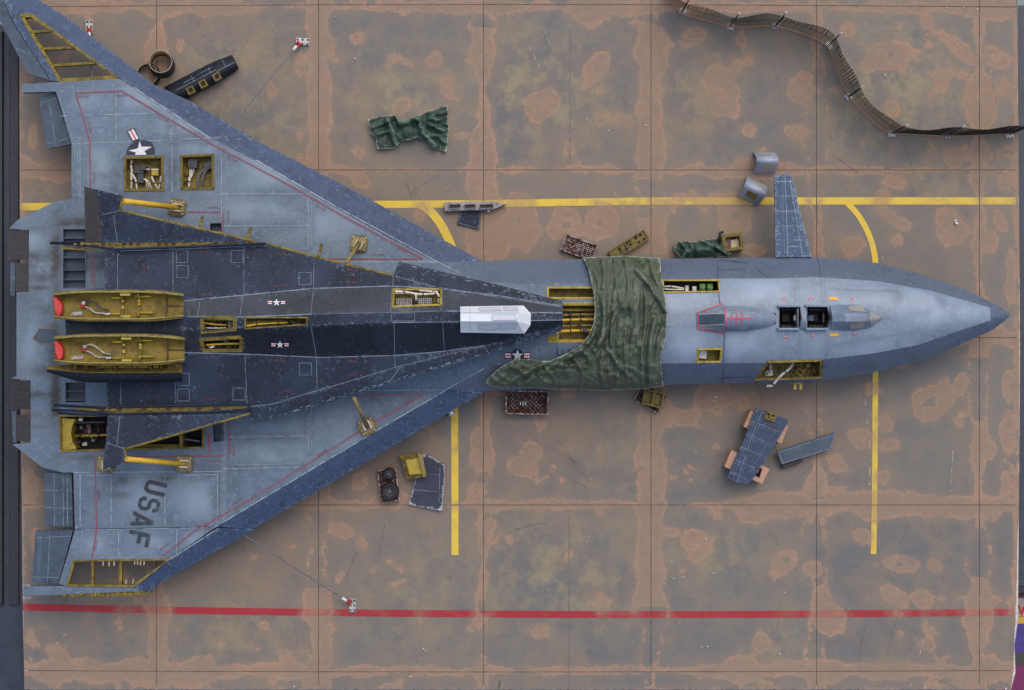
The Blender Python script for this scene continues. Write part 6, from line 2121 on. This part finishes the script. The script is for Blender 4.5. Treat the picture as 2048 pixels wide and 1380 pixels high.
# ================================================================ tie-downs
def tie_down(label, plate, pang, sh, end, z_end):
    t = empty('tie_down', label, 'tie-down', plate[0], plate[1], 0, 'tie-down anchors around the wing')
    q = MB()
    q.box(plate[0], plate[1], 27, 14, 0.0, 0.05, pang, 0.006)
    pl = q.build('anchor_plate', M['silver'], t)
    q = MB()
    for u, v in ((-10, -4), (-10, 4), (10, -4), (10, 4), (0, 4), (0, -4)):
        c = rot([(u, v)], plate[0], plate[1], pang)[0]
        q.cyl(c[0], c[1], 1.8, .05, .07, 8)
    q.build('bolt_hole', M['black'], pl, 'stuff')
    d = np.array([end[0] - sh[0], end[1] - sh[1]], float)
    d /= np.hypot(*d)
    nr = np.array([-d[1], d[0]])
    s = np.array(sh, float)
    q = MB()
    a = s + nr * 3
    b = s - nr * 3
    q.tube(smooth_path([tuple(s - d * 2 + nr * 3) + (.07,), tuple(s + d * 4 + nr * 3.4) + (.12,), tuple(s + d * 9) + (.17,), tuple(s + d * 4 - nr * 3.4) + (.12,), tuple(s - d * 2 - nr * 3) + (.07,)], 4), 1.6, 8)
    q.tube([tuple(s - nr * 4.5) + (.08,), tuple(s + nr * 4.5) + (.08,)], 1.5, 8)
    q.build('shackle', M['red'], t)
    zf_ = lambda u: .17 + (z_end - .17) * u
    L = math.hypot(end[0] - sh[0], end[1] - sh[1])
    q = MB()
    q.tube([tuple(s + d * 8) + (zf_(8 / L) + .0,), tuple(s + d * 19) + (zf_(19 / L),)], 3.1, 10)
    q.build('cable_sleeve', M['starwhite'], t)
    q = MB()
    pts = []
    n_ = int(L / 3)
    for k in range(n_ + 1):
        u = 18 / L + (1 - 18 / L) * k / n_
        p = s + d * L * u
        pts.append((p[0], p[1], zf_(u)))
    q.tube(pts, 1.2, 6)
    for k in range(0, n_, 1):      # twisted strands
        if k % 2 == 0:
            p = pts[k]
            q.tube([(p[0] - d[0] * .8 - nr[0] * .8, p[1] - d[1] * .8 - nr[1] * .8, p[2] + .006), (p[0] + d[0] * 1.2 + nr[0] * .8, p[1] + d[1] * 1.2 + nr[1] * .8, p[2] + .012)], .8, 5)
    q.build('twisted_cable', M['midgrey'], t)


tie_down('steel anchor plate and cable on open concrete above the upper wing', (605, 83), 3, (598, 86), (468, 246), .85)
tie_down('steel anchor plate and cable near the red line below the lower wing', (705, 1211), 90, (700, 1206), (490, 1072), .85)
tie_down('steel anchor plate and cable seen past the frame of the cut-out wing tip', (178, 53), 90, (178, 58), (185, 160), .85)

# ================================================================ loose parts around the aircraft
t = empty('ventral_rail', 'pale grey pointed rail with three oval slots lying on the yellow line', 'rail', 945, 411)
q = MB()
q.prism([(888, 406), (892, 404), (985, 403), (1012, 408), (985, 420), (890, 422)], 0.0, 0.16, 0.015)
q.build('rail_body', M['railgrey'], t)
for x0, x1 in ((897, 922), (928, 952), (958, 988)):
    q = MB()
    P = [(x0 + 3, 408), (x1 - 3, 407), (x1, 409), (x1, 415), (x1 - 3, 417), (x0 + 3, 418), (x0, 415), (x0, 410)]
    q.ring_prism(P, inset(P, 1.6), 0.1, 0.20)
    o = q.build('slot_rim', M['midgrey'], t)
    q = MB()
    q.prism(inset(P, 1.7), 0.1, 0.166)
    q.build('slot_floor', M['rustdark'], o)
for x in (899, 977):
    box(t, 'rail_foot', x, 421, 4, 5, .05, .12, 0, 'starwhite')
q = MB()
q.cyl(994, 407, 3, .1, .175, 12)
q.build('round_port', M['midgrey'], t)
t = empty('access_panel', 'small navy riveted panel under the pale slotted rail', 'panel', 940, 440)
hp0 = lambda x, y: 0.05 + 0 * x
sheet('panel_skin', [(922, 419), (963, 419), (958, 459), (914, 448)], hp0, 0.04, M['navy'], t, grid=8)
q = MB()
for s in ([(924, 421), (917, 447)], [(917, 446), (957, 456)], [(957, 456), (961, 421)]):
    ribbon(q, s, 1.0, hp0, 0.006, (1.6, 2.0))
q.build('rivet_row', M['seam'], t, 'stuff')


def mesh_panel(t, cx, cy, w, h, ang, z, n1, n2, floor='rustdark', bar='rust', diag=True):
    q = MB()
    q.box(cx, cy, w, h, z, z + .02, ang)
    q.build('tray_floor', M[floor], t)
    q = MB()
    q.frame(cx, cy, w, h, 2.0, z + .01, z + .10, ang)
    q.build('tray_frame', M[bar], t)
    q = MB()
    if diag:
        step = n1
        k = -h
        L = w + h
        for s in (1, -1):
            c0 = -w / 2 - h
            while c0 < w / 2 + h:
                # clip line u = c0 + (v + h/2) * s  to the panel
                pts = []
                for v in np.linspace(-h / 2, h / 2, 13):
                    u = c0 + (v + h / 2) * s
                    if -w / 2 < u < w / 2:
                        pts.append((u, v))
                if len(pts) > 1:
                    a, b = rot([pts[0], pts[-1]], cx, cy, ang)
                    q.tube([a + (z + .05 + .008 * s,), b + (z + .05 + .008 * s,)], .75, 4)
                c0 += step
    else:
        for k in range(1, n1):
            u = -w / 2 + w * k / n1
            a, b = rot([(u, -h / 2), (u, h / 2)], cx, cy, ang)
            q.tube([a + (z + .05,), b + (z + .05,)], 1.1, 4)
        for k in range(1, n2):
            v = -h / 2 + h * k / n2
            a, b = rot([(-w / 2, v), (w / 2, v)], cx, cy, ang)
            q.tube([a + (z + .065,), b + (z + .065,)], .8, 4)
    q.build('mesh_bar', M[bar], t, 'stuff')


t = empty('mesh_tray', 'rusty tilted mesh walkway plate next to the tarpaulin edge above the fuselage', 'mesh plate', 1157, 495)
mesh_panel(t, 1158, 495, 68, 34, 20, 0.03, 17, 9, diag=False)
t = empty('perforated_beam', 'dirty yellow beam with round and square holes, partly under the tarpaulin', 'beam', 1262, 486)
q = MB()
q.box(1258, 490, 84, 22, 0.0, 0.14, -32, 0.012)
q.build('beam_body', M['chromedark'], t)
q = MB()
q.frame(1258, 490, 84, 22, 2.2, 0.05, 0.17, -32)
q.build('beam_flange', M['chromedark'], t)
for u, v in ((30, -5), (32, 6), (20, 6), (19, -5)):
    q = MB()
    c = rot([(u, v)], 1258, 490, -32)[0]
    q.cyl(c[0], c[1], 3.3, .1, .146, 12)
    q.build('round_hole', M['void'], t)
for P in ([(-2, -7), (8, -7), (8, 5), (-2, 5)], [(-12, 7), (-8, -7), (-5, 7)], [(-24, -6), (-16, -6), (-20, 7)]):
    q = MB()
    q.prism(rot(P, 1258, 490, -32), .1, .147)
    q.build('cut_hole', M['void'], t)
q = MB()
q.frame(1261, 489, 8, 9, 1.5, .147, .16, -32)
q.build('hole_rim', M['chrome'], t)

t = empty('mesh_tray', 'white and rust open tray with diagonal mesh below the tarpaulin', 'tray', 1054, 805)
mesh_panel(t, 1054, 805, 84, 46, 1, 0.04, 8.5, 0)
q = MB()
q.frame(1054, 805, 86, 48, 2.6, 0.0, 0.28, 1)
q.build('tray_wall', M['rust'], t)
for dx in (0, 5, 10):
    box(t, 'tray_post', 1041 + dx, 807, 2, 7, .05, .16, 0, 'starwhite', 0)
t = empty('mesh_tray', 'small rusty grating under the yellow double frame', 'grating', 1302, 797)
mesh_panel(t, 1301, 796, 54, 40, 30, 0.02, 10, 4, diag=False)
t = empty('double_frame', 'small dirty yellow frame with two windows on the rusty grating', 'frame', 1308, 796)
q = MB()
q.frame(1307, 797, 42, 32, 4, 0.13, 0.34, 12)
q.build('frame_rim', M['chromedark'], t)
box(t, 'centre_bar', 1307, 797, 6, 28, .15, .31, 12, 'chrome')
for u in (-10.5, 10.5):
    c = rot([(u, 0)], 1307, 797, 12)[0]
    box(t, 'frame_panel', c[0], c[1], 14, 22, .13, .2, 12, 'oldtube')

# curved covers
def curved_cover(label, cx, cy, L, Wd, ang, wins, arch):
    t = empty('curved_cover', label, 'cover', cx, cy, 0, 'grey curved covers near the canard')
    q = MB()
    n = 12
    sc_ = 1 - arch * 0.62 / D          # the crown stands nearer to the lens than the feet
    cx, cy = 1024 + (cx - 1024) * sc_, 690 + (cy - 690) * sc_
    A, B, A2, B2 = [], [], [], []
    for k in range(n + 1):
        u = -Wd / 2 + Wd * k / n
        zz = 0.04 + arch * math.sin(math.pi * k / n)
        for s, L1, L2 in ((-1, A, A2), (1, B, B2)):
            x, y = rot([(u, s * L / 2)], cx, cy, ang)[0]
            p = W(x, y, 0.0)
            p.z = zz
            L1.append(q.bm.verts.new(p))
            L2.append(q.bm.verts.new(p - Vector((0, 0, .035))))
    for k in range(n):
        q.face([A[k], A[k + 1], B[k + 1], B[k]]).smooth = True
        q.face([A2[k + 1], A2[k], B2[k], B2[k + 1]]).smooth = True
        q.face([A[k + 1], A[k], A2[k], A2[k + 1]])
        q.face([B[k], B[k + 1], B2[k + 1], B2[k]])
    q.face([A[0], B[0], B2[0], A2[0]])
    q.face([B[n], A[n], A2[n], B2[n]])
    bmesh.ops.recalc_face_normals(q.bm, faces=q.bm.faces[:])
    q.build('cover_shell', M['covergrey'], t)
    hcv = lambda x, y: 0.04 + arch * np.sin(np.pi * np.clip((((np.asarray(x) - cx) * math.cos(R(ang)) + (np.asarray(y) - cy) * math.sin(R(ang))) / Wd + .5), 0, 1))
    for P, mt in wins:
        w_ = sheet('window_opening', rot(P, cx, cy, ang), lambda x, y: 0 * x, 0.008, M[mt], t, grid=4)
        b0 = BASE[t.name]
        for v in w_.data.vertices:
            p = v.co + b0
            v.co.z += float(hcv(p.x * 100 + 1024, 690 - p.y * 100)) + 0.016


curved_cover('grey curved cover lying upright above its twin, pale window at its lower end', 1532, 323, 43, 42, 89, [([(8, -9), (16, -10), (16, 7), (8, 7)], 'sand'), ([(-18, -12), (-12, -12), (-12, 12), (-18, 12)], 'glass')], .46)
curved_cover('grey curved cover with an orange window lying skewed on the yellow line', 1508, 380, 46, 44, 116, [([(8, -10), (17, -11), (17, 11), (8, 11)], 'oldtube'), ([(-19, -14), (-14, -14), (-14, 6), (-19, 6)], 'sand')], .46)

# detached canard on its trestles
for lab, P1, P2, hole in (('tan board trestle under the wide end of the blue panel', [(1501, 821), (1508, 825), (1495, 857), (1487, 853)], [(1577, 852), (1563, 887), (1549, 881), (1565, 845)], None),
                          ('tan board trestle with a cut-out under the narrow end of the blue panel', [(1463, 900), (1475, 906), (1463, 940), (1449, 933)], None, 1)):
    c = (1530, 850) if not hole else (1490, 935)
    t = empty('board_trestle', lab, 'trestle', c[0], c[1], 0, 'tan trestles under the blue panel')
    q = MB()
    q.prism(P1, 0, .42)
    q.build('trestle_board', M['tan'], t)
    if P2:
        q = MB()
        q.prism(P2, 0, .42)
        q.build('trestle_board', M['tan'], t)
        q = MB()
        q.prism([(1501, 830), (1572, 858), (1568, 866), (1497, 838)], .05, .3)
        q.build('cross_board', M['tan'], t)
    else:
        q = MB()
        for P in ([(1517, 927), (1539, 938), (1524, 968), (1517, 964), (1525, 936)], [(1497, 955), (1503, 948), (1521, 957), (1518, 966)], [(1510, 929), (1518, 926), (1527, 937), (1522, 937)]):
            q.prism(P, 0, .40 + .002 * len(P))
        q.build('trestle_board', M['tan'], t)
        q = MB()
        q.prism([(1470, 915), (1520, 938), (1516, 946), (1466, 923)], .05, .3)
        q.build('cross_board', M['tan'], t)
hcp = lambda x, y: 0.52 + 0 * x
t = empty('blue_panel', 'detached blue wing panel with a grid of rivets lying on tan trestles', 'wing panel', 1512, 895)
PAN = [(1512, 816), (1575, 839), (1576, 845), (1540, 905), (1505, 960), (1493, 968), (1470, 963), (1457, 956), (1456, 950), (1484, 890)]
sheet('panel_skin', PAN, hcp, 0.09, M['bluedark'], t, grid=9)
q = MB()
for s in ([(1503, 842), (1557, 863)], [(1492, 868), (1542, 888)], [(1480, 893), (1526, 911)], [(1470, 920), (1510, 936)], [(1461, 944), (1494, 958)], [(1524, 824), (1503, 875), (1474, 964)]):
    ribbon(q, s, 1.0, hcp)
for s in ([(1528, 826), (1508, 876), (1480, 964)], [(1518, 822), (1466, 958)], [(1550, 860), (1500, 945)], [(1502, 846), (1554, 867)], [(1490, 873), (1540, 892)], [(1478, 897), (1524, 914)], [(1468, 925), (1508, 940)]):
    ribbon(q, s, 1.0, hcp, 0.007, (1.5, 2.2))
q.build('panel_seam', M['seamblue'], t, 'stuff')
q = MB()
q.frame(1541, 833, 22, 16, 3, .5, .58, 18)
q.box(1541, 833, 4, 14, .5, .57, 18)
o = q.build('root_fitting', M['chromedark'], t)
box(o, 'fitting_floor', 1541, 833, 22, 16, .50, .53, 18, 'void', 0)
for u in (-6, 5):
    c = rot([(u, 2)], 1541, 833, 18)[0]
    box(o, 'fitting_lug', c[0], c[1], 5, 6, .53, .6, 18, 'chrome')
hrp = lambda x, y: 0.24 + 0 * x
t = empty('rudder_panel', 'narrow slate rudder panel with a slanted end, riveted along its edges', 'panel', 1612, 902)
sheet('panel_skin', [(1554, 903), (1671, 865), (1661, 898), (1563, 929)], hrp, 0.09, M['elevon'], t, grid=9)
q = MB()
for s in ([(1558, 905), (1668, 869)], [(1565, 927), (1660, 897)], [(1558, 906), (1566, 926)], [(1669, 868), (1661, 896)]):
    ribbon(q, s, 1.1, hrp, 0.006, (1.8, 2.0))
q.build('rivet_row', M['seam'], t, 'stuff')
q = MB()
q.prism([(1562, 930), (1603, 917), (1606, 922), (1602, 926), (1566, 938)], 0.0, .16, .02)
q.build('hinge_roll', M['brownblack'], t)

# wheels on a mesh pallet
t = empty('mesh_pallet', 'rusty mesh pallet carrying two black aircraft wheels', 'pallet', 777, 970)
mesh_panel(t, 777, 971, 38, 66, -7, 0.02, 7, 0)


def wheel(label, cx, cy, r, z0):
    t = empty('aircraft_wheel', label, 'wheel', cx, cy, z0, 'loose aircraft wheels on the mesh pallet')
    q = MB()
    seg = 36
    prof = [(.50, .16), (.56, .24), (.70, .285), (.86, .26), (.97, .19), (1.0, .12), (.97, .05), (.86, 0)]
    rings = []
    c = W(cx, cy, z0 + .2)
    for a, h in prof:
        rr = r * a / 100
        rings.append([q.bm.verts.new((c.x + rr * math.cos(2 * math.pi * k / seg), c.y + rr * math.sin(2 * math.pi * k / seg), z0 + h * r / 18)) for k in range(seg)])
    for A_, B_ in zip(rings, rings[1:]):
        for k in range(seg):
            l = (k + 1) % seg
            q.face([A_[k], A_[l], B_[l], B_[k]]).smooth = True
    bmesh.ops.recalc_face_normals(q.bm, faces=q.bm.faces[:])
    q.build('tyre', M['tyre'], t)
    q = MB()
    q.cyl(cx, cy, r * .55, z0, z0 + .10 * r / 18, 28)
    o = q.build('rim', M['darkgrey'], t)
    q = MB()
    P1, P2 = disc(cx, cy, r * .55, 28), disc(cx, cy, r * .47, 28)
    q.ring_prism(P1, P2, z0 + .1, z0 + .2 * r / 18)
    q.build('rim_flange', M['rim'], o)
    for k in range(8):
        c2 = rot([(r * .31, 0)], cx, cy, k * 45 + 10)[0]
        q = MB()
        q.box(c2[0], c2[1], r * .3, r * .09, z0 + .08 * r / 18, z0 + .17 * r / 18, k * 45 + 10, .004)
        q.build('spoke', M['rim'], o)
    q = MB()
    q.cyl(cx, cy, r * .17, z0 + .08, z0 + .2 * r / 18, 16, r * .14)
    q.build('hub_cap', M['rim'], o)


wheel('smaller black wheel, the upper one on the rusty mesh pallet', 778, 948, 12.5, .07)
wheel('larger black wheel with a spoked rim, the lower one on the mesh pallet', 779, 983, 18.5, .07)

t = empty('tail_fin_panel', 'dark navy fin panel with chipped white edges beside the vertical yellow line', 'fin panel', 857, 968)
hfp = lambda x, y: 0.10 + 0 * x
sheet('panel_skin', [(846, 908), (853, 908), (890, 930), (889, 965), (884, 1022), (850, 1015), (817, 1009), (832, 955)], hfp, .08, skin('chipped_navy_paint', hx(40, 48, 72), hx(56, 62, 90), hx(28, 32, 46), hx(200, 205, 215), .7, 1.6, .5, .66), t, grid=8, wear=5)
q = MB()
for s in ([(880, 936), (878, 1005)], [(825, 979), (877, 984)], [(855, 947), (880, 950)]):
    ribbon(q, s, 0.9, hfp)
q.build('panel_seam', M['seamblue'], t, 'stuff')
t = empty('hatch_cover', 'mustard yellow hatch cover with a recessed panel leaning on the navy fin', 'hatch', 827, 932)
q = MB()
q.slab3([(800, 911), (843, 905), (852, 953), (814, 959)], [.22, .30, .30, .22], .1)
q.build('hatch_skin', M['chrome'], t)
hhc = lambda x, y: 0.265 + 0 * x
q = MB()
P = [(809, 918), (840, 913), (843, 916), (847, 944), (845, 949), (821, 951), (817, 948)]
q.ring_prism(P, inset(P, 2.0), .22, .325)
q.build('raised_rim', M['chromedark'], t)
q = MB()
q.prism(inset(P, 2.2), .22, .312)
q.build('hatch_panel', M['chromebright'], t)
q = MB()
q.prism([(834, 906), (844, 905), (853, 953), (846, 955)], .22, .38, .01)
q.build('hatch_flange', M['oldtube'], t)

# crumbs of paint and plaster on the apron
q = MB()
for cx, cy, r in ((669, 33, 1.2), (710, 117, 1.5), (1913, 446, 3.2), (1911, 441, 2), (1174, 238, 1.2), (1292, 250, 1.4), (1217, 261, 1), (1159, 325, 1.2), (1325, 192, 1), (1770, 150, 1.5), (1942, 265, 1), (847, 1298, 1.6), (851, 1302, 1.3), (821, 1353, 1.6), (588, 1373, 1.4), (1428, 1078, 1.3), (1388, 1098, 1.1), (1412, 1078, 1.4), (1329, 1168, 1), (1404, 1294, 1), (1415, 1293, 1.3), (1343, 1121, 1), (1693, 975, 1.1), (1960, 1195, 1),
                  (1765, 515, 1.2), (1429, 801, 1.4), (1431, 794, 1.8), (1392, 905, 1.1), (936, 266, 1.1), (1850, 1375, 1), (2012, 1377, 2), (1894, 15, 1), (1927, 14, 1), (1955, 18, 1.2), (1570, 1185, 1.2), (1560, 1308, 1.2), (408, 67, 1), (840, 1318, 1), (128, 1270, 1)):
    pts = [(cx + r * random.uniform(.6, 1.2) * math.cos(a), cy + r * random.uniform(.6, 1.2) * math.sin(a)) for a in (0, 1.1, 2.3, 3.4, 4.5, 5.4)]
    q.prism(pts, 0.0, .02 + r * .008)
o = q.build('paint_crumb', M['starwhite'], None, 'stuff')
